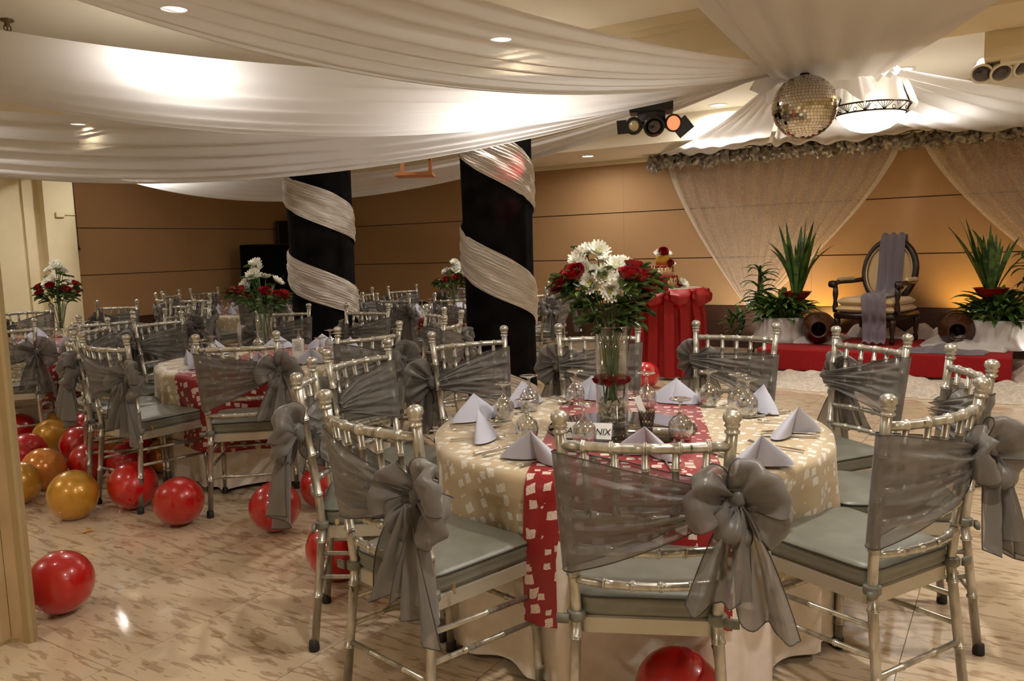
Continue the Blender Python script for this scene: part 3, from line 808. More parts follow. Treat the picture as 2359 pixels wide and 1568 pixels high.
T1, T2, T3, T4, T5 = (2.64, 1.185), (3.5, 4.05), (3.45, 6.7), (6.85, 4.95), (6.5, 7.7)
def ring(T, pts): return [math.atan2(y - T[1], x - T[0]) for x, y in pts]
C1 = [((1.682, .713), 24, 'behind the place-name card, over a red balloon', 0),
      ((1.552, 1.439), -11, 'with its bow tails over an empty grey seat', 1),
      ((1.935, 2.076), -51, 'seen edge-on with bow toward the balloons', 2),
      ((2.476, 2.33), 273, 'with bare spindles showing above its sash', 3),
      ((3.14, 2.235), 242, 'with a round bow before the thick column', 1),
      ((3.56, 1.75), 208, 'behind the tall flower vase', 0),
      ((3.784, 1.137), 178, 'in front of the red-skirted cake table', 2),
      ((3.568, .512), 142, 'in front of the red stage, facing the vase', 3),
      ((2.988, .127), 110, 'beside the white lace on the floor', 1),
      ((2.27, .166), 62, 'with bow tails hanging over open marble floor', 0)]
for (x, y), fc, desc, v in C1:
    chair(x, y, math.radians(fc), 'silver chair at the pebble-vase table ' + desc, 'grey sash on the pebble-vase table chair ' + desc, 'chairs at the pebble-vase table', 'sashes at the pebble-vase table', v)
table(*T1, ring(T1, [c[0] for c in C1]), math.radians(23), 'with the pebble vase')
C2 = [(2.38, 4.03), (2.64, 3.31), (3.21, 2.94), (3.94, 2.92), (4.42, 3.43), (4.53, 4.16), (4.3, 4.82), (3.44, 5.13), (2.91, 5.05), (2.50, 4.55)]
D2 = ['with its wide bow above the gold balloons', 'facing the hanging end of the red runner', 'back to back with the bare-spindle chair', 'seen edge-on before the thick column', 'on the thick column side, fan-shaped sash', 'before the gap between the columns', 'directly before the thinner-banded column', 'with its back to the pilaster table', 'nearest the pilaster table bouquet', 'with its bow low over the balloon pile']
def ring_chairs(T, pts, what, key, v0=0, desc=None):
    for k, (x, y) in enumerate(pts):
        chair(x, y, math.atan2(T[1] - y, T[0] - x), ('silver chair at the menu-card table ' + desc[k]) if desc else 'silver bamboo-style chair at the table ' + what, ('grey sash on the menu-card table chair ' + desc[k]) if desc else 'grey organza sash tied on a chair at the table ' + what, 'chairs at the table ' + key, 'sashes at the table ' + key, v0 + k * 3 + k // 3)
W2, W3, W4, W5 = 'with the menu card', 'nearest the cream pilaster', 'between the columns and back wall', 'beside the loudspeakers'
ring_chairs(T2, C2, W2, 'with the menu card', 1, D2)
table(*T2, ring(T2, C2), math.radians(203), W2)
C3 = [(3.34, 5.60), (2.73, 5.82), (4.70, 6.62), (4.47, 7.30), (3.85, 7.72), (3.98, 5.68), (4.55, 6.08), (3.2, 7.8), (2.4, 6.4)]
ring_chairs(T3, C3, W3, 'by the pilaster', 2)
table(*T3, ring(T3, C3), math.radians(80), W3)
C4 = [(T4[0] + 1.10 * math.cos(math.radians(a)), T4[1] + 1.10 * math.sin(math.radians(a))) for a in (180, 213, 252, 288, 325, 0, 38, 74, 108, 146)]
ring_chairs(T4, C4, W4, 'behind the columns', 0)
table(*T4, ring(T4, C4), math.radians(200), W4)
C5 = [(T5[0] + 1.10 * math.cos(math.radians(a)), T5[1] + 1.10 * math.sin(math.radians(a))) for a in (14, 50, 86, 116, 158, 194, 230, 266, 302, 338)]
ring_chairs(T5, C5, W5, 'by the loudspeakers', 3)
table(*T5, ring(T5, C5), math.radians(150), W5)
# ================================================================== TABLE SETTINGS
RH = Vector((0.5324, -0.8465, 0)); FH = Vector((0.8446, 0.5353, 0)); UP = Vector((0, 0, 1))
ZTT = ZT + .008
def cone_half(sx):
    P = []
    for b in np.linspace(0, 1, 9):
        row = []
        for a in np.linspace(0, 2 * PI, 26, endpoint=False):
            ex, ey = .062 * math.cos(a), .027 * math.sin(a)
            c, s = math.cos(sx * .42), math.sin(sx * .42)
            x, y = sx * .052 + ex * c - ey * s, -.012 + ex * s * 1.0 + ey * c
            k = b ** .93
            bul = 1 + .10 * math.sin(PI * b)
            row.append((x * (1 - k) * bul, y * (1 - k) * bul + .012 * k, .092 * k + .003 * (1 - b)))
        P.append(row)
    return grid(P, cv=True)
def fold_in(sx):
    P = []
    for b in np.linspace(0, 1, 6):
        P.append([(sx * (.006 + .090 * q) * (1 - b), (-.032 + .075 * q * (q - .35)) * (1 - b) + .01 * b, .012 + .094 * b) for q in np.linspace(0, 1, 8)])
    return grid(P)
nap_a = mesh('napkin_fold', cone_half(-1), MT['napkin']); nap_b = mesh('napkin_fold', cone_half(1), MT['napkin'])
def napkin(p, rz, label, group, s=1.0):
    t = empty('folded_napkin', p, rz, label, 'napkin', group); t.scale = (s,) * 3
    inst('napkin_fold', nap_a, t); inst('napkin_fold', nap_b, t)
gob_bowl = mesh('bowl', lathe([(.0295, 0), (.0305, .0), (.036, .020), (.038, .040), (.034, .060), (.022, .075), (.009, .084), (.0075, .088), (.006, .088), (.018, .074), (.031, .058), (.0362, .040), (.0345, .020), (.0292, .001)], 28), MT['glass'])
gob_stem = mesh('stem', lathe([(.0072, .087), (.0052, .095), (.0085, .101), (.0048, .108), (.0055, .120)], 16), MT['glass'])
gob_foot = mesh('foot', lathe([(.0055, .119), (.016, .124), (.034, .128), (.0345, .1305), (.033, .1315), (.008, .130), (0, .130)], 28), MT['glass'])
def goblet(p, label, group, s=1.0):
    t = empty('upturned_goblet', p, random.uniform(0, 6), label, 'glass', group); t.scale = (s,) * 3
    inst('bowl', gob_bowl, t); inst('stem', gob_stem, t); inst('foot', gob_foot, t)
def cut(kind):
    h = catmull([(0, -.085, .003), (0, -.04, .004), (0, .01, .005), (0, .04, .010)], 5)
    w_ = np.interp(np.linspace(0, 1, len(h)), [0, .15, .6, 1], [.0065, .006, .0032, .0028])
    han = tube(h, w_, 8, True, .45)
    if kind == 'fork':
        base = tube(catmull([(0, .038, .010), (0, .055, .007), (0, .068, .004)], 5), np.linspace(.003, .0095, 11), 8, True, .3)
        return [('handle', han), ('tine_root', base)] + [('tine', tube([(x, .064, .004), (x * 1.1, .085, .004), (x * 1.1, .104, .008)], .0016, 6)) for x in (-.0072, -.0024, .0024, .0072)]
    if kind == 'spoon':
        V = [[((.0165 * math.sin(PI * (.08 + .92 * u) ** .9)) * math.cos(a), .040 + .062 * u, .011 - .006 * math.sin(PI * u) * (1 - .6 * math.cos(a) ** 2) - .004 * u) for a in np.linspace(0, PI, 9)] for u in np.linspace(0, 1, 12)]
        return [('handle', han), ('bowl', grid(V))]
    bl = tube([(0, .02, .005), (.001, .05, .004), (.002, .09, .004), (.0, .115, .004)], [.004, .0095, .0095, .002], 8, True, .16)
    return [('handle', tube(h[:12], [.0065] * 12, 8, True, .6)), ('blade', bl)]
CUT = {k: [(n, mesh(n, g, MT['steel'])) for n, g in cut(k)] for k in ('fork', 'spoon', 'knife')}
def cutlery(kind, p, rz, label, group):
    t = empty(kind, p, rz, label, kind, group)
    for n, me in CUT[kind]: inst(n, me, t)
# the near table, item by item
NP = [(1112, 1006, .5), (1098, 964, .6), (1210, 930, 1.0), (1362, 918, 2.2), (1556, 926, 3.0), (1752, 943, 4.2), (1832, 1001, 4.5), (1228, 1062, -.6), (1490, 1052, 0), (1748, 1078, 5.2)]
for k, (u, v, r) in enumerate(NP):
    p = px2w(u, v, ZTT); a = math.atan2(p.y - T1[1], p.x - T1[0])
    napkin(p, a - PI / 2 + random.uniform(-.7, .7), 'pale blue-grey napkin folded to a point on the pebble-vase table', 'napkins on the pebble-vase table', 1.08)
GP = [(1162, 966), (1220, 944), (1214, 1014), (1326, 930), (1347, 1026), (1490, 938), (1632, 934), (1568, 1014), (1722, 958), (1700, 944)]
for u, v in GP: goblet(px2w(u, v, ZTT), 'clear upturned stem goblet on the pebble-vase table', 'goblets on the pebble-vase table', 1.08)
for (cxy, fc, _, _), ang in zip(C1, ring(T1, [c[0] for c in C1])):
    for kind, da, rr in (('fork', .17, .57), ('spoon', -.13, .56), ('knife', -.20, .57)):
        a = ang + da
        p = (T1[0] + rr * math.cos(a), T1[1] + rr * math.sin(a), ZTT)
        cutlery(kind, p, ang + PI / 2 + random.uniform(-.15, .15), 'polished steel %s lying on the pebble-vase table' % kind, kind + 's on the pebble-vase table')
# the other tables
for T, CC, what, rots in ((T2, C2, W2, 0), (T3, C3, W3, 0), (T4, C4, W4, 0), (T5, C5, W5, 0)):
    for ang in ring(T, CC):
        for da, rr, f in ((0, .50, 'n'), (.30, .42, 'g')):
            a = ang + da; p = (T[0] + rr * math.cos(a), T[1] + rr * math.sin(a), ZTT)
            if not in_view(p[0], p[1], ZTT, 0): continue
            if f == 'n': napkin(p, a - PI / 2 + random.uniform(-.8, .8), 'pale blue-grey folded napkin on the table ' + what, 'napkins on the table ' + what, 1.08)
            else: goblet(p, 'clear upturned goblet on the table ' + what, 'goblets on the table ' + what, 1.08)
        if T is T2:
            for kind, da, rr in (('fork', .17, .57), ('spoon', -.13, .56)):
                a = ang + da
                cutlery(kind, (T[0] + rr * math.cos(a), T[1] + rr * math.sin(a), ZTT), ang + PI / 2, 'polished steel %s lying on the table with the menu card' % kind, kind + 's on the table with the menu card')

# ------------------------------------------------------------------ centrepiece of the near table
pv = px2w(1411, 978, ZTT + .006); pd = px2w(1432, 985, ZTT)
o = part('mirror_disc', lathe([(0, .0), (.262, .0), (.266, .003), (.262, .006), (0, .006)], 64), MT['mirror'], None, loc=pd); tag(o, 'dark round mirror base under the tall flower vase', 'mirror')
def flower_meshes():
    V = []; 
    for cnt, L, tilt, r0, wd in ((17, .036, .25, .005, .0062), (15, .030, .62, .005, .0058), (11, .022, 1.0, .004, .005)):
        for k in range(cnt):
            a = 2 * PI * k / cnt + tilt * 3; tl = tilt + RNG.uniform(-.12, .12); l = L * RNG.uniform(.88, 1.08)
            P = []
            for t in np.linspace(0, 1, 5):
                w_ = wd * math.sin(PI * (.12 + .80 * t)) ** .7; r = r0 + l * t * math.cos(tl + .25 * t); z = l * t * math.sin(tl + .25 * t) + .003
                P.append([(r, -w_, z + .0012), (r, 0, z), (r, w_, z + .0012)])
            V.append(xf(grid(P), rot=(0, 0, a)))
    pet = mesh('petals', join(*V), MT['petal_w'])
    cen = mesh('flower_centre', lathe([(.0085, .004), (.0085, .009), (.005, .012), (0, .0125)], 12), MT['petal_c'])
    R = []
    for lay, (cnt, r, h, fl) in enumerate(((3, .009, .040, -.2), (3, .015, .041, .0), (4, .021, .040, .15), (5, .026, .036, .42))):
        for k in range(cnt):
            a0 = 2 * PI * k / cnt + lay * .8; P = []
            for t in np.linspace(0, 1, 7):
                row = []
                for s in np.linspace(-1, 1, 7):
                    a = a0 + s * (PI / cnt) * 1.25
                    rr = r * (.35 + .75 * math.sin(min(1, t * 1.25) * PI / 2)) + fl * .016 * t ** 3 + .0015 * s * s
                    row.append((rr * math.cos(a), rr * math.sin(a), h * t - .007 * t * s * s))
                P.append(row)
            R.append(grid(P))
    rose = mesh('bloom', join(*R), MT['rose'])
    S = []
    for k in range(5):
        P = [[(r, w_, z) for w_ in (-wd, 0, wd)] for r, z, wd in ((.004, -.002, .003), (.014, .002, .005), (.022, .012, .003), (.030, .012, .0005))]
        S.append(xf(grid(P), rot=(0, 0, k * 1.257)))
    sep = mesh('sepals', join(*S, lathe([(.003, -.012), (.008, -.004), (.009, .003), (0, .004)], 10)), MT['stem'])
    P = [[(w_ * q, y, -.006 * abs(q) * 0 + .008 * abs(q) - .010 * (y / .06) ** 2) for q in (-1, -.5, 0, .5, 1)] for y, w_ in ((0, .001), (.010, .011), (.024, .0165), (.040, .0135), (.054, .006), (.062, .0005))]
    leaf = mesh('leaf', grid(P), MT['leaf'])
    return pet, cen, rose, sep, leaf
PET, CEN, ROSE, SEP, LEAF = flower_meshes()
def orient(d):
    d = Vector(d).normalized(); return d.to_track_quat('Z', 'Y').to_euler()
def flower(kind, base, head, d, label, group, s=1.0, leaves=3, zleaf=(.45, .8), lr=1.0):
    base, head, d = Vector(base), Vector(head), Vector(d).normalized()
    t = empty(kind, base, 0, label, 'flower', group)
    h = head - base
    mid = h * .55 + Vector((0, 0, .02)); mid.x *= .6; mid.y *= .6
    path = catmull([(0, 0, 0), tuple(h * .25 * .6 + Vector((0, 0, h.z * .1))), tuple(mid), tuple(h - d * .02), tuple(h)], 4)
    part('stem', tube(path, .0022 * s, 5), MT['stem'], t)
    e = orient(d)
    if kind == 'chrysanthemum':
        a = inst('petals', PET, t, h, e, s); inst('flower_centre', CEN, t, h, e, s)
    else:
        inst('bloom', ROSE, t, h, e, s); inst('sepals', SEP, t, h, e, s)
    for k in range(leaves):
        q = random.uniform(*zleaf); P = path[int(q * (len(path) - 1))]
        a = random.uniform(0, 6.28); tilt = random.uniform(-.35, .75)
        outd = Vector((P[0], P[1], 0)); 
        if outd.length > .01: a = math.atan2(outd.y, outd.x) - PI / 2 + random.uniform(-1.1, 1.1)
        o = inst('leaf', LEAF, t, P, (tilt, random.uniform(-.5, .5), a), s * lr * random.uniform(.8, 1.25))
# vase
vz = empty('cylinder_vase', pv, 0, 'tall clear glass cylinder vase holding flowers and pebbles', 'vase')
part('glass_wall', lathe([(.054, .004), (.0575, 0), (.0585, .004), (.0585, .358), (.0565, .360), (.0553, .358), (.0553, .010), (0, .010)], 40), MT['vase_glass'], vz)
part('rim', lathe([(.0552, .356), (.0590, .356), (.0590, .361), (.0552, .361), (.0552, .356)], 40), MT['glass'], vz)
pe = []
for k in range(300):
    a, r, z = RNG.uniform(0, 6.28), .046 * math.sqrt(RNG.uniform(.18, 1)), RNG.uniform(.015, .088)
    g = lathe([(0, -1), (.8, -.55), (1, 0), (.75, .6), (0, .95)], 6)
    pe.append(xf(g, (r * math.cos(a), r * math.sin(a), z), tuple(RNG.uniform(0, 6, 3)), RNG.uniform(.0065, .0105) * np.array([1.2, .9, .7])))
o = part('vase_pebbles', join(*pe), MT['pebble'], None, loc=pv); o['kind'] = 'stuff'; tag(o, 'small beige pebbles filling the bottom of the clear vase', 'pebbles')
S1 = 645.0
def at1(u, v, dep): return pv + RH * ((u - 1411) / S1) + UP * ((985 - v) / S1 * 1.0) + FH * dep
W_CH = [(1342, 600, 0, (-.5, -.5, .5)), (1362, 586, .02, (-.1, -.5, .8)), (1384, 584, -.01, (.1, -.7, .6)), (1352, 622, -.02, (-.4, -.8, .1)), (1390, 638, -.09, (0, -1, .35)), (1402, 668, -.10, (.05, -1, -.1)),
        (1362, 652, -.06, (-.4, -1, .1)), (1366, 636, -.02, (-.3, -.6, .7)), (1423, 622, 0, (.1, -.6, .8)), (1440, 616, .03, (.2, -.4, .9)), (1428, 652, -.06, (.2, -.9, .3)), (1460, 630, .03, (.4, -.4, .7)), (1477, 642, .02, (.6, -.5, .5)), (1408, 612, .05, (0, -.2, 1)), (1450, 668, -.03, (.4, -.8, .1))]
for u, v, dp, q in W_CH:
    hd = at1(u, v, dp); bx = pv + Vector((random.uniform(-.025, .025), random.uniform(-.025, .025), .085))
    flower('chrysanthemum', bx, hd, RH * q[0] + FH * q[1] + UP * q[2], 'white chrysanthemum in the tall pebble vase', 'chrysanthemums in the tall pebble vase', 1.12, 4, (.5, .85))
R_CH = [(1314, 660, -.02, (-.7, -.3, .6)), (1330, 648, -.05, (-.4, -.5, .8)), (1304, 670, .02, (-.9, 0, .4)), (1443, 655, -.09, (.05, -.3, 1)), (1466, 660, -.07, (.15, -.3, 1)), (1463, 642, .03, (.2, .2, 1)), (1494, 668, .02, (.7, .1, .6)), (1510, 674, .04, (.9, .2, .5)), (1480, 676, -.02, (.6, -.3, .6)), (1350, 640, .06, (-.3, .4, .8))]
for u, v, dp, q in R_CH:
    hd = at1(u, v - 8, dp - .03); bx = pv + Vector((random.uniform(-.03, .03), random.uniform(-.03, .03), .085))
    flower('rose', bx, hd, RH * q[0] + FH * q[1] + UP * q[2], 'dark red rose in the tall pebble vase', 'red roses in the tall pebble vase', 1.12, 20, (.55, .93), 0.95)
for k in range(6):
    a = k * 1.05
    t = empty('floating_rose', pv + Vector((.036 * math.cos(a), .036 * math.sin(a), .150)), 0, 'red rose head at the water line inside the tall clear vase', 'flower', 'rose heads inside the tall clear vase')
    inst('bloom', ROSE, t, (0, 0, 0), (.3 * math.cos(k), .3, a), .82); inst('sepals', SEP, t, (0, 0, 0), (0, 0, a), .5)

# votive, tag and place-name card
pc = px2w(1490, 985, ZTT + .006)
vt = empty('votive_holder', pc, 0, 'small cut-glass candle holder on the dark mirror base', 'candle holder')
part('cup', lathe([(.020, 0), (.022, .004), (.028, .06), (.0285, .066), (.0262, .066), (.020, .010), (0, .008)], 24), MT['votive'], vt)
lat = []
for k in range(12):
    for sg in (-1, 1):
        lat.append(tube([((.0215 + .0068 * t) * math.cos(k * .5236 + sg * t * 1.3), (.0215 + .0068 * t) * math.sin(k * .5236 + sg * t * 1.3), .006 + .056 * t) for t in np.linspace(0, 1, 9)], .0011, 4))
part('lattice', join(*lat), MT['iron'], vt)
part('candle', lathe([(0, .010), (.017, .010), (.018, .022), (0, .022)], 16), MT['cake_cream'], vt)
o = part('paper_tag', xf(box(-.011, .011, -.0004, .0004, 0, .062), rot=(-.12, -.34, 0)), MT['card'], None, False, loc=pc + RH * -.012 + UP * .055, rot=(0, 0, math.atan2(-.8465, .5324)))
tag(o, 'slim white paper tag leaning out of the cut-glass candle holder', 'tag')
cp = px2w(1352, 1006, ZTT + .006)
yaw = math.atan2(RH.y, RH.x) - .30
cd = empty('place_name_card', cp, yaw, 'folded white tent card lettered TABLE ONIX on the dark mirror base', 'card')
part('card_fold', xf(box(-.088, .088, -.0005, .0005, 0, .055), loc=(0, -.024, 0), rot=(-.45, 0, 0)), MT['card'], cd, False)
part('card_fold', xf(box(-.088, .088, -.0005, .0005, 0, .055), loc=(0, .024, 0), rot=(.45, 0, 0)), MT['card'], cd, False)
fc_ = bpy.data.curves.new('lettering', 'FONT'); fc_.body = 'TABLE ONIX'; fc_.size = .031; fc_.align_x = 'CENTER'; fc_.extrude = .0003; fc_.shear = .12; fc_.space_character = .95
to = bpy.data.objects.new('lettering', fc_); COL.objects.link(to)
bpy.context.view_layer.update()
lm = bpy.data.meshes.new_from_object(to.evaluated_get(bpy.context.evaluated_depsgraph_get()))
bpy.data.objects.remove(to); bpy.data.curves.remove(fc_)
lm.materials.clear(); lm.materials.append(MT['ink'])
inst('lettering', lm, cd, (0, -.0195, .014), (PI / 2 - .45, 0, 0))
# menu card on the second table
mc = empty('menu_card', px2w(688, 838, ZTT), math.atan2(RH.y, RH.x), 'white menu card in a clear stand on the table beside the balloons', 'card')
part('sheet', xf(box(-.035, .035, -.0006, .0006, 0, .15), rot=(-.08, 0, 0)), MT['card'], mc, False)
part('stand', box(-.037, .037, -.018, .02, 0, .004), MT['glass'], mc, False)
lines = [box(-.022 + .004 * (k % 3), .022 - .004 * (k % 2), -.0022 - .0, -.0014, .132 - k * .012, .134 - k * .012) for k in range(5)]
part('print_lines', join(*lines), MT['ink'], mc, False)

def bouquet(p, lab, grp, flare=False, H=.36, s=1.0, R=.15, seed=0):
    rr = random.Random(seed); p = Vector(p)
    v = empty('flower_vase', p, 0, 'clear glass vase of roses and chrysanthemums ' + lab, 'vase')
    if flare: pr = [(.03, 0), (.034, .004), (.026, .03), (.03, .10), (.062, .25), (.074, H * .8), (.072, H * .8), (.06, .25), (.028, .10), (0, .02)]
    else: pr = [(.054, 0), (.058, .004), (.058, H * .8), (.0555, H * .8), (.0555, .01), (0, .01)]
    part('glass_wall', lathe(pr, 28), MT['vase_glass'], v)
    for k in range(12):
        a, q = rr.uniform(0, 6.28), rr.uniform(0, 1)
        r = R * .62 * math.sqrt(q); hd = p + Vector((r * math.cos(a), r * math.sin(a), H + .10 + (.13 * (1 - q) + rr.uniform(-.02, .03)) * s))
        flower('chrysanthemum', p + Vector((rr.uniform(-.012, .012), rr.uniform(-.012, .012), .04)), hd, (math.cos(a) * q - FH.x * .5, math.sin(a) * q - FH.y * .5, .8), 'white chrysanthemum in the vase ' + lab, 'chrysanthemums ' + grp, 1.1 * s, 2, (.5, .8))
    for k in range(8):
        a = k * .785 + rr.uniform(-.2, .2); r = R * rr.uniform(.75, 1.05)
        hd = p + Vector((r * math.cos(a), r * math.sin(a), H + .045 + rr.uniform(-.02, .05)))
        flower('rose', p + Vector((rr.uniform(-.015, .015), rr.uniform(-.015, .015), .04)), hd, (math.cos(a) * .6, math.sin(a) * .6, .9), 'dark red rose in the vase ' + lab, 'red roses ' + grp, .95 * s, 14, (.6, .94), .95)
bouquet(px2w(612, 797, ZTT), 'on the table with the menu card', 'on the table with the menu card', False, .30, 1.3, .19, 4)
bouquet(px2w(142, 766, ZTT), 'on the table by the cream pilaster', 'on the table by the cream pilaster', True, .33, 1.28, .16, 5)
bouquet(px2w(1048, 706, ZTT), 'on the table behind the spiral columns', 'on the table behind the spiral columns', False, .24, 1.35, .18, 6)

# ================================================================== BALLOONS
def bal_geo():
    pr = []
    for t in np.linspace(0, PI, 22):
        r = math.sin(t); z = math.cos(t)
        pr.append((max(0, r * (1 if z > 0 else (1 - .05 * z * z))), -z * (1.0 if z < 0 else 1.12)))
    return lathe(pr, 36)
bg = bal_geo()
BM = {c: mesh('balloon_skin', bg, MT[c]) for c in ('red_bal', 'gold_bal', 'orange_bal')}
nk = join(lathe([(.02, -1.11), (.05, -1.14), (.03, -1.17), (.07, -1.22), (.085, -1.24), (.04, -1.235), (0, -1.2)], 12))
BN = {c: mesh('knot', nk, MT[c]) for c in BM}
BAL = [(140, 1340, .122, 'r'), (168, 1137, .128, 'g'), (413, 1153, .124, 'r'), (635, 1166, .124, 'r'), (772, 1262, .124, 'r'), (306, 1115, .13, 'r'), (100, 1078, .125, 'o'), (198, 1064, .12, 'r'), (180, 1022, .12, 'r'),
       (118, 1004, .125, 'g'), (62, 1038, .12, 'r'), (143, 978, .12, 'g'), (45, 988, .12, 'r'), (200, 982, .12, 'r'), (42, 1112, .12, 'g'), (330, 1030, .13, 'r'), (232, 1010, .12, 'o'), (1562, 1592, .122, 'r'), (1490, 862, .125, 'r'),
       (742, 1118, .12, 'r'), (868, 1262, .11, 'o'), (268, 1062, .12, 'r'), (360, 1046, .11, 'o'), (92, 962, .12, 'g'), (185, 948, .12, 'r'), (30, 1060, .12, 'r')]
NMS = {'r': ('red_bal', 'glossy red balloon lying on the marble floor'), 'g': ('gold_bal', 'glossy gold balloon lying on the marble floor'), 'o': ('orange_bal', 'pearly orange balloon lying on the marble floor')}
placed = []
SPECIAL = {1: 'large gold balloon lying at the front of the balloon pile', 2: 'glossy red balloon lying between two chairs at the menu-card table', 3: 'glossy red balloon below the hanging bow of an edge-on chair', 4: 'glossy red balloon behind the legs of the edge-on chair', 0: 'glossy red balloon lying alone beside the beige door leaf', 17: 'glossy red balloon under the chair by the place-name card', 18: 'glossy red balloon lying in front of the cake table skirt', 20: 'pearly orange balloon under the seat near the pebble-vase table'}
for k, (u, v, R, c) in enumerate(BAL):
    p = px2w(u, v, R)
    for it in range(40):
        for q, Rq in placed:
            d = Vector((p.x - q.x, p.y - q.y, 0)); mn = (R + Rq) * .985
            if d.length < mn:
                p += (d.normalized() if d.length > 1e-4 else FH) * (mn - d.length) * .5
    placed.append((p.copy(), R))
    mn, lb = NMS[c]
    t = empty('balloon', (p.x, p.y, 0), 0, SPECIAL.get(k, lb), 'balloon', None if k in SPECIAL else {'r': 'red floor balloons', 'g': 'gold floor balloons', 'o': 'orange floor balloons'}[c])
    rx, ry = random.uniform(-1.3, 1.3), random.uniform(-1.0, 1.0)
    inst('balloon_skin', BM[mn], t, (0, 0, R), (rx, ry, 0), R * .965); inst('knot', BN[mn], t, (0, 0, R), (rx, ry, 0), R * .965)
# dead leaf on the floor
P = [[(x, y, .004 + .006 * math.sin(x * 60) + .004 * abs(y) * 60) for y in np.linspace(-w_, w_, 5)] for x, w_ in ((-.045, .001), (-.03, .008), (-.01, .013), (.012, .010), (.03, .004), (.045, .0008))]
o = part('fallen_leaf', grid(P), MT['drip_gold'], None, loc=px2w(200, 1226, 0), rot=(0, 0, -.6)); tag(o, 'dry golden-brown leaf curled on the marble floor', 'leaf')
# ================================================================== STAGE END OF THE ROOM
ZS = .235
st = empty('stage_platform', (9.12, 1.13, 0), 0, 'low red carpeted stage platform against the back wall', 'stage')
part('deck', cbox(-.87, .85, -1.11, 1.12, .02, ZS, .012), MT['carpet'], st, False)
part('plinth', box(-.82, .85, -1.07, 1.08, 0, .02), MT['wood_dark'], st, False)

def heap(name, x0, x1, y0, y1, z0, h, mt, label, cat, seed, n=(40, 90), grp=None, edge=.25):
    rng = np.random.default_rng(seed); ph = rng.uniform(0, 6.28, 10); P = []; U = []
    for i in range(n[0]):
        a = i / (n[0] - 1); row = []
        for j in range(n[1]):
            b = j / (n[1] - 1); x = x0 + (x1 - x0) * a; y = y0 + (y1 - y0) * b
            e = min(1, a / edge, (1 - a) / edge, b / (edge * .6), (1 - b) / (edge * .6)); e = max(0, e) ** .6
            w_ = .5 + .22 * math.sin(9 * y + ph[0] + 2 * math.sin(5 * x + ph[1])) + .18 * math.sin(17 * y - 6 * x + ph[2]) + .14 * math.sin(31 * y + 9 * x + ph[3]) + .1 * math.sin(23 * x + ph[4])
            z = z0 + .004 + h * e * max(.05, w_)
            row.append((x + .02 * math.sin(14 * y + ph[5]), y + .02 * math.sin(13 * x + ph[6]), z)); U.append((x, y))
        P.append(row)
    o = part(name, grid(P), mt, None, uv=U); tag(o, label, cat, grp); return o
heap('lace_cloth', 7.25, 8.23, -.9, 2.32, 0, .09, MT['lace_floor'], 'ivory lace cloth rumpled on the floor along the red stage', 'cloth', 3, (44, 110))
heap('lace_cloth', 8.27, 9.7, -.95, -.0, 0, .16, MT['lace_floor'], 'ivory lace cloth heaped at the end of the red stage', 'cloth', 4)
heap('tulle_heap', 8.72, 9.55, 1.55, 2.22, ZS, .10, MT['tulle'], 'white tulle heaped on the stage beside the left fabric-wrapped planter', 'cloth', 5, (36, 60), 'white tulle heaps on the stage')
heap('tulle_heap', 8.60, 9.60, .08, .80, ZS, .13, MT['tulle'], 'white tulle heaped on the stage in front of the spiky-leaved planter', 'cloth', 6, (36, 60), 'white tulle heaps on the stage')
heap('tulle_heap', 9.45, 9.92, .70, 1.60, ZS, .16, MT['tulle'], 'white tulle heaped on the stage behind the oval-backed armchair', 'cloth', 8, (30, 60), 'white tulle heaps on the stage')
heap('grey_tulle_heap', 8.30, 8.66, .22, .98, ZS, .07, MT['grey_drape'], 'slate grey tulle crumpled over the front edge of the red stage', 'cloth', 7, (36, 60))

# ------------------------------------------------------------------ lace curtains and garland
def curtain(yt0, yt1, yg, zg, label, seed, x=9.90, gw=.10):
    rng = np.random.default_rng(seed); ph = rng.uniform(0, 6.28, 6); P = []; U = []
    ns, nt = 150, 46
    for i in range(nt):
        t = i / (nt - 1); row = []
        z = 2.40 + (zg - 2.40) * t
        for j in range(ns):
            s = j / (ns - 1)
            yt = yt0 + (yt1 - yt0) * s; yb = yg + (s - .5) * gw * (1 if yt1 > yt0 else -1)
            k = t ** 1.35
            y = yt + (yb - yt) * k
            am = .022 * (1 - .4 * t)
            row.append((x + am * (math.sin(2 * PI * 13 * s + ph[0]) + .5 * math.sin(2 * PI * 29 * s + ph[1])), y, z)); U.append((s * abs(yt1 - yt0), z))
        P.append(row)
    t_ = empty('lace_curtain', (0, 0, 0), 0, label, 'curtain', 'lace curtains behind the stage')
    part('lace_panel', grid(P), MT['lace'], t_, uv=U)
    Pn = np.array(P)
    for e, sg in ((0, 1), (ns - 1, -1)):
        edge = Pn[:, e]; w_ = .085 * (1 if (edge[0, 1] > yg) else -1)
        B = np.array([[edge[i] + np.array((-.006, -w_ * q * (1 - .75 * i / nt), -.02 * q)) for q in np.linspace(0, 1, 6)] for i in range(nt)])
        part('edge_border', grid(B), MT['lace_edge'], t_, uv=[(p[1] * 2, p[2] * 2) for p in B.reshape(-1, 3)])
    return t_
curtain(3.86, 1.12, 2.76, .50, 'ivory lace curtain gathered behind the left planter', 1)
curtain(.95, -1.75, -.85, .50, 'ivory lace curtain gathered beyond the spiky-leaved planter', 2)
g = empty('rosette_garland', (9.76, 1.2, 2.36), 0, 'long garland of grey satin rosettes along the top of the lace curtains', 'garland')
RM = []
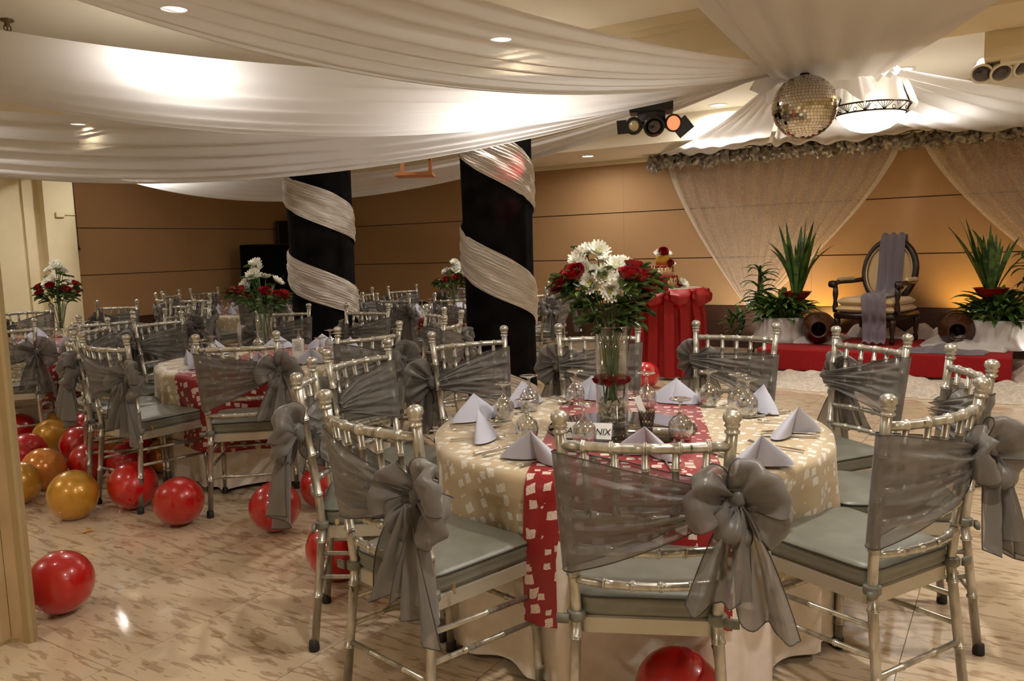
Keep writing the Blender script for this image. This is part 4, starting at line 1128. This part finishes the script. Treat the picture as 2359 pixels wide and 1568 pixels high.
for k in range(4):
    r = np.random.default_rng(50 + k); ph = r.uniform(0, 6.28, 6); P = []
    for i in range(14):
        th = PI * i / 13; row = []
        for j in range(22):
            a = 2 * PI * j / 22
            rr = .062 * (1 + .26 * math.sin(5 * a + 3 * th + ph[0]) * math.sin(th) + .20 * math.sin(3 * a - 5 * th + ph[1]) + .12 * math.sin(9 * a + 6 * th + ph[2]))
            row.append((rr * math.sin(th) * math.cos(a), rr * math.sin(th) * math.sin(a), rr * 1.15 * math.cos(th)))
        P.append(row)
    RM.append(mesh('rosette', grid(P, cv=True), MT['satin']))
yy = 2.78; k = 0
while yy > -2.9:
    inst('rosette', RM[k % 4], g, (random.uniform(-.02, .02), yy, random.uniform(-.012, .012) + (.0 if k % 3 else -.02)), (random.uniform(0, 6), random.uniform(-.5, .5), random.uniform(0, 6)), random.uniform(1.05, 1.35))
    yy -= .118; k += 1
part('cord', tube([(0.03, 2.8, 0), (0.03, -2.9, 0)], .012, 8), MT['satin'], g)

# ------------------------------------------------------------------ plants
def blade(L, W, droop, n=9, fold=.25, lift=1.2):
    P = []
    for t in np.linspace(0, 1, n):
        w_ = W * (math.sin(PI * min(1, .10 + .9 * t)) ** .75 if t < .999 else 0.01)
        a = lift - droop * t
        # integrate direction
        ts = np.linspace(0, t, 8)
        y = L * np.trapz(np.cos(lift - droop * ts), ts) if t > 0 else 0
        z = L * np.trapz(np.sin(lift - droop * ts), ts) if t > 0 else 0
        P.append([(-w_, y, z + fold * w_), (0, y, z), (w_, y, z + fold * w_)])
    return grid(P)
SP = [mesh('spear_leaf', blade(1.0, .040, d, 10, .3, 1.52), MT['plant']) for d in (.05, .25, .5, .95)]
BR = [mesh('leaf', blade(1.0, .10, d, 8, .35, l), MT['plant2']) for d, l in ((1.2, .9), (.8, .6), (1.6, 1.1))]
BRD = [mesh('leaf', blade(1.0, .11, d, 8, .35, l), MT['plant']) for d, l in ((1.2, .9), (.8, .6), (1.6, 1.1))]
DR = [mesh('leaf', blade(1.0, .085, d, 9, .35, l), MT['plant']) for d, l in ((1.7, 1.0), (1.3, .6), (2.0, 1.2))]
def planter(x, y, r, h, label, seed, wide):
    rr = random.Random(seed)
    t = empty('wrapped_planter', (x, y, ZS), 0, label, 'planter', 'cloth-wrapped planters on the stage')
    part('pot', lathe([(r * .78, 0), (r * .95, h * .9), (r * .97, h), (r * .88, h), (r * .85, h * .8), (0, h * .8)], 32), MT['clay'], t)
    def wob(a, z, i): return .03 * math.sin(11 * a + z * 9) + .02 * math.sin(23 * a - z * 14)
    part('tulle_wrap', lathe([(r * 1.30, .004), (r * 1.12, h * .2), (r * 1.0, h * .5), (r * 1.04, h * .8), (r * 1.0, h * 1.02), (r * .9, h * .98)], 96, wob), MT['tulle'], t)
    s = empty('leafy_shrub', (x, y, ZS + h * .8), 0, 'bushy green foliage plant filling the ' + wide, 'plant', 'bushy plants in the stage planters')
    for k in range(170):
        a = rr.uniform(0, 6.28); el = rr.uniform(-.5, .5)
        R_ = rr.uniform(.0, r * .75)
        part_ = inst('leaf', rr.choice(BR if rr.random() < .45 else BRD), s, (R_ * math.cos(a), R_ * math.sin(a), rr.uniform(.0, .25) * (1 - .5 * R_ / r)), (el, rr.uniform(-.4, .4), a - PI / 2), rr.uniform(.18, .34))
    return t
pl = planter(8.98, 2.18, .26, .26, 'planter wrapped in white tulle with leaves before the left lace curtain', 1, 'left wrapped planter')
pr_ = planter(9.05, .14, .28, .27, 'planter wrapped in white tulle with leaves at the far end of the stage', 2, 'far-end wrapped planter')
def spear(x, y, z, n, H, label, seed, spread):
    rr = random.Random(seed)
    b = empty('red_bowl', (x, y, z), 0, 'glossy red bowl under the ' + label, 'bowl', 'red plant bowls')
    part('bowl', lathe([(.08, 0), (.13, .05), (.155, .085), (.165, .088), (.15, .082), (.12, .05), (0, .03)], 28), MT['red_pot'], b)
    part('soil', lathe([(0, .06), (.13, .066), (.0, .07)], 20), MT['earth'], b)
    t = empty('spear_leaf_plant', (x, y, z + .06), 0, 'tall ' + label, 'plant', 'spear-leaved plants')
    for k in range(n):
        a = rr.uniform(0, 6.28); tilt = rr.uniform(-.02, .20) * spread
        inst('leaf', SP[min(3, int(rr.random() ** 1.5 * 4))], t, (.05 * math.cos(a), .05 * math.sin(a), 0), (-tilt, rr.uniform(-.1, .1), a - PI / 2), H * rr.uniform(.6, 1.05))
spear(9.0, 2.03, .68, 26, .80, 'upright spear-leaved plant above the left planter', 3, 1.0)
spear(9.05, .22, .72, 30, .74, 'spiky spear-leaved plant above the far-end planter', 4, 1.7)
def dracaena(x, y, z, H, label, seed, n=44):
    rr = random.Random(seed)
    t = empty('cane_plant', (x, y, z), 0, label, 'plant')
    part('cane', tube(catmull([(0, 0, 0), (.01, .02, H * .4), (-.01, .01, H * .75), (0, 0, H)], 6), .011, 8), MT['trunk'], t)
    for k in range(n):
        q = rr.random(); a = rr.uniform(0, 6.28)
        inst('leaf', rr.choice(DR), t, (0, 0, H * (.45 + .55 * q)), (rr.uniform(-.2, .3) - .3 * (1 - q), 0, a), rr.uniform(.20, .34))
dracaena(9.15, 2.47, ZS, .78, 'thin cane plant with narrow leaves against the left lace curtain', 5)
dracaena(9.2, -.12, ZS, .92, 'thin cane plant with narrow leaves beside the far-end planter', 6)
o_ = empty('small_fern', (8.75, 2.62, 0), 0, 'dark low fern on the floor beside the left planter', 'plant')
for k in range(34):
    a = random.uniform(0, 6.28)
    inst('leaf', random.choice(BRD), o_, (.05 * math.cos(a), .05 * math.sin(a), .30 + random.uniform(-.05, .2)), (random.uniform(-.3, .5), 0, a), random.uniform(.14, .26))
part('stalk', join(*[tube([(0, 0, 0), (.04 * math.cos(k), .04 * math.sin(k), .4)], .006, 6) for k in range(5)]), MT['trunk'], o_)
# brown jars lying on their sides
for (u, v), lb in (((1886, 757), 'brown glazed jar lying on its side by the left planter'), ((2206, 762), 'brown glazed jar lying on its side near the far-end planter')):
    p = px2w(u, v, ZS + .16)
    t = empty('clay_jar', (p.x, p.y, ZS), math.atan2(-p.y, -p.x), lb, 'jar', 'brown jars on the stage')
    part('body', xf(lathe([(.0, -.20), (.10, -.19), (.16, -.10), (.172, 0), (.15, .09), (.085, .15), (.075, .17), (.09, .19), (.082, .192), (.066, .17), (.072, .14), (.135, .08), (.155, 0), (.14, -.10), (.08, -.17), (0, -.175)], 30), (0, 0, .172), (0, PI / 2, 0)), MT['clay'], t)
# uplights hidden among the planters
def uplight(x, y, z, tgt, col, watts, label, ang=1.5):
    t = empty('uplight', (x, y, z), 0, label, 'lamp', 'uplights on the stage')
    d = Vector(tgt) - Vector((x, y, z + .05)); e = d.to_track_quat('-Z', 'Y').to_euler()
    part('base', lathe([(.035, 0), (.04, .01), (.012, .016), (.012, .04)], 16), MT['blk_plastic'], t)
    q = Matrix.Rotation(0, 3, 'X')
    part('can', xf(lathe([(.02, -.05), (.036, -.04), (.042, .03), (.038, .03), (.034, -.02), (0, -.025)], 18)), MT['blk_plastic'], t, loc=(0, 0, .05), rot=d.to_track_quat('Z', 'Y').to_euler())
    part('bulb', xf(lathe([(0, -.02), (.026, -.01), (.030, .01), (.015, .028), (0, .03)], 14)), emis('uplight_bulb', col + (1,), 6), t, loc=(0, 0, .05), rot=d.to_track_quat('Z', 'Y').to_euler())
    L = bpy.data.lights.new('uplight_lamp', 'SPOT'); L.energy = watts; L.color = col; L.spot_size = ang; L.spot_blend = .8; L.shadow_soft_size = .03
    lo = bpy.data.objects.new('uplight_lamp', L); COL.objects.link(lo); lo.parent = t; lo.location = Vector((0, 0, .05)) + d.normalized() * .045; lo.rotation_euler = e
uplight(9.58, 1.93, ZS, (9.99, 1.95, .9), (1.0, .62, .16), 20, 'warm yellow uplight aimed at the wall beside the left lace curtain', 2.2)
uplight(9.58, .44, ZS + .18, (9.99, .42, .9), (1.0, .62, .16), 11, 'warm yellow uplight aimed at the wall beside the far-end planter', 2.2)
uplight(9.35, 2.62, 0, (9.9, 2.7, 1.0), (1.0, .93, .82), 26, 'white uplight aimed at the gathered left lace curtain', 2.0)
uplight(8.75, -.13, .14, (9.05, .05, .45), (1.0, .93, .85), 3.5, 'white uplight aimed at the far-end planter', 1.8)

# ------------------------------------------------------------------ armchair with oval back
pt = px2w(2030, 790, ZS)
pt = on_x(2018, 760, 9.22); 
th = empty('oval_back_armchair', (9.22, pt.y, ZS), math.atan2(.30, -.95) - PI / 2, 'dark carved armchair with beige oval back on the red stage', 'chair')
def ell(n=40, a=.235, b=.285): return [(a * math.cos(t), -.25 - .05 * math.sin(t), .635 + b * math.sin(t)) for t in np.linspace(0, 2 * PI, n)]
part('back_frame', tube(ell(), .030, 10, False), MT['wood_dark'], th)
part('back_frame_bead', tube([(x * .90, y + .02, .635 + (z - .635) * .90) for x, y, z in ell()], .007, 6, False), MT['uphol'], th)
P = []
for q in np.linspace(0, 1, 8):
    P.append([(x * .90 * q, y * q + (-.25) * (1 - q) + .035 * (1 - q * q), .635 + (z - .635) * .90 * q) for x, y, z in ell(33)])
part('back_pad', grid(P), MT['uphol'], th)
P2 = [[(x, y - .03 - .02 * (1 - 0), z) for x, y, z in row] for row in P]
part('back_panel', grid(P2), MT['wood_dark'], th)
part('seat_rail', cbox(-.28, .28, -.27, .27, .215, .275, .015), MT['wood_dark'], th)
part('seat_pad', cbox(-.27, .27, -.25, .275, .275, .335, .028), MT['uphol'], th)
part('seat_cushion', cbox(-.26, .26, -.24, .27, .335, .405, .032), MT['uphol'], th)
for sx in (-1, 1):
    ap = catmull([(sx * .22, -.27, .56), (sx * .29, -.12, .545), (sx * .31, .08, .545), (sx * .305, .22, .53)], 6)
    arm = part('arm', tube(ap, .022, 9), MT['wood_dark'], th)
    part('arm_pad', tube(ap[6:14] + np.array((0, 0, .022)), .022, 8), MT['uphol'], arm)
    part('arm_scroll', xf(lathe([(.0, -.035), (.03, -.03), (.035, 0), (.03, .03), (0, .035)], 14), (sx * .305, .23, .53), (0, PI / 2, 0)), MT['wood_dark'], arm)
    part('arm_post', lathe([(.020, .27), (.026, .32), (.016, .38), (.026, .44), (.018, .52)], 12), MT['wood_dark'], th, loc=(sx * .285, .215, 0))
    for sy in (-1, 1):
        part('leg', lathe([(.016, 0), (.024, .03), (.015, .07), (.026, .15), (.030, .19), (.026, .225)], 12), MT['wood_dark'], th, loc=(sx * .255, sy * .235, 0))
    part('back_stile', tube([(sx * .12, -.26, .25), (sx * .13, -.255, .40)], .02, 8), MT['wood_dark'], th)
# grey cloth over the armchair
pa = np.array((-1, 1, 1)) * catmull([(.02, -.36, .62), (.03, -.335, .86), (.03, -.29, .965), (.03, -.235, .92), (.03, -.195, .62), (.04, -.12, .455), (.06, .10, .425), (.10, .275, .425), (.12, .305, .30), (.13, .31, .06), (.14, .36, .015)], 6)
P = []
for i, p in enumerate(pa):
    t = i / (len(pa) - 1); hw = .085 + .075 * max(0, t - .45) + .03 * math.sin(t * 4)
    T = pa[min(i + 1, len(pa) - 1)] - pa[max(i - 1, 0)]; T /= np.linalg.norm(T); Nn = np.cross(T, (1, 0, 0)); Nn /= np.linalg.norm(Nn) + 1e-9
    P.append([p + np.array((hw * v, 0, 0)) + Nn * -.012 * (1 + math.sin(v * 9 + 2 * t)) * (1 if Nn[2] < 0 else -1) * (1 if True else 0) for v in np.linspace(-1, 1, 23)])
th.scale = (1.15,) * 3
dr = part('chair_drape', grid(P), MT['grey_drape'], None, loc=th.location, rot=tuple(th.rotation_euler)); dr.scale = (1.15,) * 3; tag(dr, 'slate grey tulle draped over the back and seat of the oval-backed armchair', 'cloth')

# ------------------------------------------------------------------ cake table
cxk, cyk = 7.68, 2.99
t = empty('cake_table', (cxk, cyk, 0), 0, 'tall round cocktail table hidden under red skirting', 'table')
part('tabletop', lathe([(0, .86), (.335, .86), (.34, .87), (.335, .882), (0, .882)], 40), MT['wood'], t)
part('pedestal', lathe([(.2, 0), (.2, .015), (.03, .03), (.03, .86)], 20), MT['iron'], t)
def pleat(a): 
    f = (a * 15 / (2 * PI)) % 1
    return .10 if .10 < f < .78 else -.02
sk = empty('table_skirt', (cxk, cyk, 0), 0, 'red box-pleated skirt with satin swag valance on the cake table', 'table skirt')
n = 300; P = []
for z in (.872, .80, .6, .4, .2, .03):
    k = (.88 - z) / .88
    P.append([((.335 + .03 * k) * (1 + pleat(a) * min(1, k * 4)) * math.cos(a), (.335 + .03 * k) * (1 + pleat(a) * min(1, k * 4)) * math.sin(a), z) for a in np.linspace(0, 2 * PI, n, endpoint=False)])
part('pleated_cloth', grid(P, cv=True), MT['red_cloth'], sk, False)
part('underskirt', lathe([(.33, .006), (.34, .10), (.33, .12)], 60, lambda a, z, i: .04 * math.sin(14 * a)), MT['white_cloth'], sk)
P = []; nsw = 9
for i in range(12):
    q = i / 11; row = []
    for a in np.linspace(0, 2 * PI, 216, endpoint=False):
        sc = abs(math.sin(a * nsw / 2))
        z = .885 - q * (.07 + .13 * sc)
        r = .345 + .095 * math.sin(PI * min(1, q * 1.05)) ** .8 * (.25 + .8 * sc) + .006 * math.sin(q * 16 + 3 * sc) + .01 * math.sin(nsw * 3 * a) * q
        row.append((r * math.cos(a), r * math.sin(a), z))
    P.append(row)
part('swag_valance', grid(P, cv=True), MT['red_satin'], sk)
for k in range(nsw):
    a = 2 * PI * k / nsw
    gq = xf(lathe([(0, -.05), (.03, -.045), (.022, -.01), (.012, .0), (.03, .02), (.026, .04), (0, .045)], 12, lambda b, z, i: .2 * math.sin(4 * b)), (.385 * math.cos(a), .385 * math.sin(a), .835))
    part('satin_bow', gq, MT['red_satin'], sk)
o = part('lace_topper', lathe([(0, .886), (.33, .886), (.352, .880), (.35, .878), (0, .883)], 48, lambda a, z, i: .01 * math.sin(20 * a)), MT['board'], None, loc=(cxk, cyk, 0)); tag(o, 'round pale topper on the red cake table', 'cloth')
ck = empty('tiered_cake', Vector((cxk, cyk, .888)) - RH * .05, 0, 'three-tiered drip cake with red and white flowers', 'cake')
part('cake_board', lathe([(0, 0), (.178, 0), (.18, .008), (0, .008)], 36), MT['board'], ck)
for nm, r, z0, z1, mt_, dm in (('bottom_tier', .150, .008, .118, 'cake_cream', 'drip_red'), ('middle_tier', .100, .118, .225, 'cake_cream', 'drip_red'), ('top_tier', .066, .225, .325, 'cake_gold', 'cake_gold')):
    ti = part(nm, lathe([(0, z0), (r, z0), (r, z1 - .008), (r - .008, z1), (0, z1)], 40), MT[mt_], ck)
    if dm == 'drip_red':
        part('icing_cap', lathe([(r + .002, z1 - .022), (r + .004, z1 - .006), (r - .006, z1 + .003), (0, z1 + .003)], 40), MT['drip_red'], ti)
        nd_ = int(r * 190)
        for k in range(nd_):
            a = 2 * PI * k / nd_; L = random.uniform(.035, z1 - z0 - .02)
            part('drip', tube([((r + .003) * math.cos(a), (r + .003) * math.sin(a), z1 - .008), ((r + .004) * math.cos(a), (r + .004) * math.sin(a), z1 - L)], [.0045, .0055], 6), MT['drip_red'] if k % 2 else MT['drip_gold'], ti)
for k in range(26):
    a = 2 * PI * k / 26
    part('icing_pearl', lathe([(0, -.008), (.008, 0), (0, .008)], 8), MT['drip_gold'], ck, loc=(.155 * math.cos(a), .155 * math.sin(a), .015))
def cflower(dx, dep, z, s, kind):
    p = RH * dx + FH * dep + UP * z; d = RH * dx * 3 + FH * (-.7) + UP * .6
    if kind == 'r': q = inst('red_flower', ROSE, ck, p, orient(d), s)
    else: q = inst('white_flower', PET, ck, p, orient(d), s)
for a in ((0.0, -.03, .335, 1.5, 'r'), (-.045, -.02, .335, 1.3, 'w'), (.045, -.01, .335, 1.2, 'w'), (.06, -.07, .235, 1.0, 'r'), (.085, -.06, .235, .9, 'w'), (-.13, -.10, .13, 1.3, 'r'), (-.075, -.13, .125, 1.3, 'w'), (.13, -.13, .02, 1.0, 'r'), (.17, -.12, .03, 1.7, 'w'), (.02, .03, .34, 1.2, 'r')): cflower(*a)
for a in ((-.05, -.03, .33), (.055, -.08, .24), (-.11, -.13, .12), (.1, -.15, .02)):
    inst('sugar_leaf', LEAF, ck, RH * a[0] + FH * a[1] + UP * a[2], (.2, .3, random.uniform(0, 6)), .8)

# ------------------------------------------------------------------ loudspeakers, screen, cabinet in the corner
sp_ = empty('tall_loudspeaker', (8.62, 9.95, 0), 0, 'tall black covered loudspeaker by the tan wall corner', 'speaker')
part('cabinet', cbox(-.34, .34, -.2, .22, 0, 1.50, .012), MT['blk_cloth'], sp_, False)
part('front_cover', box(-.33, .20, -.206, -.2, .02, 1.48), MT['blk_cloth'], sp_, False)
part('handle_plate', box(.09, .14, -.212, -.206, .98, 1.03), MT['blk_plastic'], sp_, False)
part('top_edge', box(-.342, .342, -.203, -.19, 1.485, 1.503), MT['blk_plastic'], sp_, False)
tv = empty('wall_screen', (9.58, 10.36, 1.66), 0, 'black flat screen mounted in the corner above the loudspeaker', 'television')
part('frame', cbox(-.36, .36, -.03, .03, -.21, .21, .008), MT['blk_plastic'], tv, False); part('display', box(-.34, .34, -.033, -.03, -.19, .19), MT['screen'], tv, False)
part('wall_bracket', box(-.1, .1, .03, .125, -.1, .1), MT['iron'], tv, False); part('top_shelf', box(-.30, .36, -.06, .1, .215, .228), MT['wood_dark'], tv, False)
cb = empty('cream_cabinet', (9.30, 10.25, 0), 0, 'tall cream cabinet with horizontal joints behind the black column', 'cabinet')
part('carcass', box(-.30, .34, -.2, .22, 0, 1.42), MT['cream'], cb, False)
for z0, z1 in ((.03, .40), (.41, .78), (.79, 1.10), (1.11, 1.41)): part('drawer', box(-.29, .33, -.215, -.2, z0, z1), MT['cream'], cb, False)

# ------------------------------------------------------------------ hanging shelf under the beam
hs = empty('hanging_shelf', (5.30, 4.26, 1.95), math.atan2(RH.y, RH.x) * 1 + .0, 'small orange plywood projector shelf hanging on two posts', 'shelf')
part('board', box(-.155, .155, -.14, .14, -.012, .012), MT['wood'], hs, False)
part('back_lip', box(-.12, .10, .10, .12, .012, .035), MT['wood'], hs, False)
for x in (-.105, .125):
    po = part('post', box(x - .014, x + .014, .0, .03, .012, .55), MT['wood'], hs, False)
    part('bolt', tube([(x, -.02, .12), (x, .0, .12)], .005, 6), MT['iron'], po)

# ------------------------------------------------------------------ disco light heads under the beam
def head(R, L, lens, body, parent, loc, d, barn=False):
    e = Vector(d).to_track_quat('Z', 'Y').to_euler()
    b = part('lamp_head', lathe([(0, -L), (R * .62, -L * .95), (R * .75, -L * .4), (R * .95, -.01), (R * 1.12, 0), (R * 1.14, .018), (R * 1.0, .022), (R * .92, .012), (0, .008)], 24), body, parent, loc=loc, rot=e)
    part('lens', lathe([(0, .024), (R * .5, .022), (R * .9, .013)], 24), lens, b)
    return b
fx = empty('disco_light', (5.22, 2.14, 2.5), 0, 'black triple-headed disco light with one red lens under the beam', 'stage light')
pe_ = lambda dx, dz, dd=0: RH * dx + UP * dz + FH * dd
part('mount_box', xf(cbox(-.145, .145, -.09, .09, -.30, -.17, .006), rot=(0, 0, math.atan2(RH.y, RH.x) - .18)), MT['blk_plastic'], fx, False)
part('hanger', tube([(0, 0, 0), (0, 0, -.2)], .02, 8), MT['blk_plastic'], fx)
part('yoke', xf(lathe([(.05, -.40), (.10, -.38), (.10, -.30), (0, -.30)], 8)), MT['blk_plastic'], fx, False)
head(.052, .10, MT['lens_clear'], MT['blk_plastic'], fx, pe_(-.125, -.385, -.05), RH * -.35 + FH * -1 + UP * -.15)
head(.062, .12, MT['lens'], MT['blk_plastic'], fx, pe_(.0, -.395, -.09), FH * -1 + UP * -.55)
head(.052, .10, MT['lens_red'], MT['blk_plastic'], fx, pe_(.135, -.375, -.05), RH * .2 + FH * -1 + UP * -.1)
part('barn_flap', xf(box(-.05, .05, -.004, .004, -.06, .06)), MT['blk_plastic'], fx, False, loc=pe_(.2, -.40, -.05), rot=(0, .9, math.atan2(RH.y, RH.x)))
part('barn_flap', xf(box(-.045, .045, -.004, .004, -.06, .06)), MT['blk_plastic'], fx, False, loc=pe_(-.18, -.39, -.05), rot=(0, 1.5, math.atan2(RH.y, RH.x)))
for tgt, wt, sz in (((3.25, 2.12, .66), 60, .10), ((4.80, 4.90, .98), 50, .13), ((4.80, 4.90, 1.75), 30, .22), ((4.95, 3.25, .50), 20, .14)):
    L = bpy.data.lights.new('red_beam', 'SPOT'); L.color = (1, .05, .12); L.energy = wt; L.spot_size = sz; L.spot_blend = .7; L.shadow_soft_size = .01
    lo = bpy.data.objects.new('red_beam', L); COL.objects.link(lo); lo.parent = fx; lo.location = pe_(.13, -.45, -.12)
    wl_ = Vector(fx.location) + Vector(lo.location); lo.rotation_euler = (Vector(tgt) - wl_).to_track_quat('-Z', 'Y').to_euler()
wx = empty('white_spot_bar', (5.95, BY - .12, BZ), 0, 'white multi-headed spotlight under the cream bulkhead', 'stage light')
part('base_plate', box(-.2, .2, -.62, .04, -.03, 0), MT['white_plastic'], wx, False)
part('bar', tube([(-.02, .10, -.07), (-.02, -.66, -.07)], .038, 12), MT['white_plastic'], wx)
for k, (u, v) in enumerate(((2262, 168), (2306, 166), (2356, 152), (2402, 140))):
    pw = on_x(u, v, 5.82) - wx.location
    head(.056, .13, MT['lens'], MT['white_plastic'], wx, pw, RH * (-.45 + .3 * k) + FH * -.7 + UP * -.62)

# ------------------------------------------------------------------ mirror ball and bowl lamp
bl = empty('mirror_ball', (5.43, 1.19, 2.16), 0, 'mirror-tiled disco ball hanging where the swags meet', 'disco ball')
Rb = .198
part('core', lathe([(Rb * .985 * math.sin(t), -Rb * .985 * math.cos(t)) for t in np.linspace(0, PI, 24)], 40), MT['ball_core'], bl)
fv = []; nl = 30
for i in range(nl):
    th0, th1 = PI * i / nl, PI * (i + 1) / nl; tm = (th0 + th1) / 2; m_ = max(4, int(2 * nl * math.sin(tm)))
    for k in range(m_):
        a = 2 * PI * (k + .5 * (i % 2)) / m_; hs_ = Rb * PI / nl * .46; ws = Rb * math.sin(tm) * PI / m_ * .92
        nrm = Vector((math.sin(tm) * math.cos(a), math.sin(tm) * math.sin(a), math.cos(tm))); nrm2 = (nrm + Vector(RNG.normal(0, .05, 3))).normalized()
        t1 = Vector((-math.sin(a), math.cos(a), 0)); t1 = (t1 - nrm2 * t1.dot(nrm2)).normalized(); t2 = nrm2.cross(t1)
        c = nrm * Rb
        fv.append((np.array([c + t1 * sx * ws + t2 * sy * hs_ for sx, sy in ((-1, -1), (1, -1), (1, 1), (-1, 1))]), [(0, 1, 2, 3)]))
o = part('mirror_facets', join(*fv), MT['facet'], bl, False); o['kind'] = 'stuff'
part('hanging_rod', tube([(0, 0, Rb * .95), (0, 0, .34)], .008, 8), MT['iron'], bl); part('cap', lathe([(.03, Rb * .97), (.03, Rb * 1.04), (0, Rb * 1.06)], 16), MT['iron'], bl)
lmp = empty('bowl_pendant_lamp', (6.3, .93, 2.19), 0, 'lit alabaster bowl pendant with dark scrolled iron rim behind the disco ball', 'lamp')
part('bowl', lathe([(0, -.125), (.06, -.122), (.13, -.10), (.19, -.06), (.222, -.01), (.226, .0), (.218, .0), (.18, -.05), (.0, -.11)], 40), MT['bowl'], lmp)
part('lower_ring', tube([(.232 * math.cos(a), .232 * math.sin(a), .0) for a in np.linspace(0, 2 * PI, 49)], .006, 6, False), MT['iron'], lmp)
part('upper_ring', tube([(.262 * math.cos(a), .262 * math.sin(a), .055) for a in np.linspace(0, 2 * PI, 49)], .006, 6, False), MT['iron'], lmp)
for k in range(12):
    a = 2 * PI * k / 12; bars = []
    for q in np.linspace(-.22, .22, 6): bars.append(tube([(.232 * math.cos(a), .232 * math.sin(a), 0), (.262 * math.cos(a + q), .262 * math.sin(a + q), .055)], .0022, 5))
    c = a + PI / 12
    bars.append(tube([((.245 + .0) * math.cos(c + .05 * math.cos(s)), .245 * math.sin(c + .05 * math.cos(s)), .016 + .012 * math.sin(s)) for s in np.linspace(0, 6.0, 14)], .0022, 5))
    part('scroll_panel', join(*bars), MT['iron'], lmp)
for k in range(3):
    a = 2 * PI * k / 3 + 2.4
    part('rod', tube([(.262 * math.cos(a), .262 * math.sin(a), .055), (.06 * math.cos(a), .06 * math.sin(a), .56)], .005, 6), MT['wood_dark'], lmp)
part('ceiling_rose', lathe([(.08, .56), (.07, .545), (.02, .535), (0, .53)], 20), MT['iron'], lmp)
L = bpy.data.lights.new('pendant_bulb', 'POINT'); L.energy = 2.5; L.color = (1, .85, .62); L.shadow_soft_size = .08
lo = bpy.data.objects.new('pendant_bulb', L); COL.objects.link(lo); lo.parent = lmp; lo.location = (0, 0, .05)

# ------------------------------------------------------------------ small wall fittings
ot = empty('wall_socket', (9.972, 5.19, .16), 0, 'dark double wall socket on the brown wainscot', 'socket')
part('plate', box(-.004, .004, -.065, .065, -.04, .04), MT['soil'], ot, False)
for y in (-.025, .02): part('outlet', box(-.007, -.004, y - .012, y + .012, -.018, .018), MT['white_plastic'], ot, False)
wbx = empty('wall_sensor_box', (5.68, YW - .13, 1.92), 0, 'small cream box with a conduit on the cream pilaster', 'wall box')
part('box', cbox(-.055, .055, -.03, 0, -.035, .035, .006), MT['cream'], wbx, False); part('conduit', tube([(.05, -.012, .0), (.2, -.012, .0)], .006, 6), MT['cream'], wbx)
pc_ = empty('pull_cord', (5.95, YW - .03, 1.5), 0, 'thin dark pull cord hanging on the tan wall by the pilaster', 'cord')
part('cord', tube([(0, 0, .03), (0, 0, 1.24)], .004, 6), MT['groove'], pc_); part('weight', lathe([(0, -.03), (.022, -.028), (.012, 0), (.006, .03), (0, .032)], 10), MT['soil'], pc_)

# ================================================================== SCALE TO REAL SIZE
bpy.context.view_layer.update()
for o in list(SC.objects):
    if o.parent is None and o.type != 'CAMERA':
        o.location = o.location * K
        o.scale = tuple(s * K for s in o.scale)
bpy.context.view_layer.update()
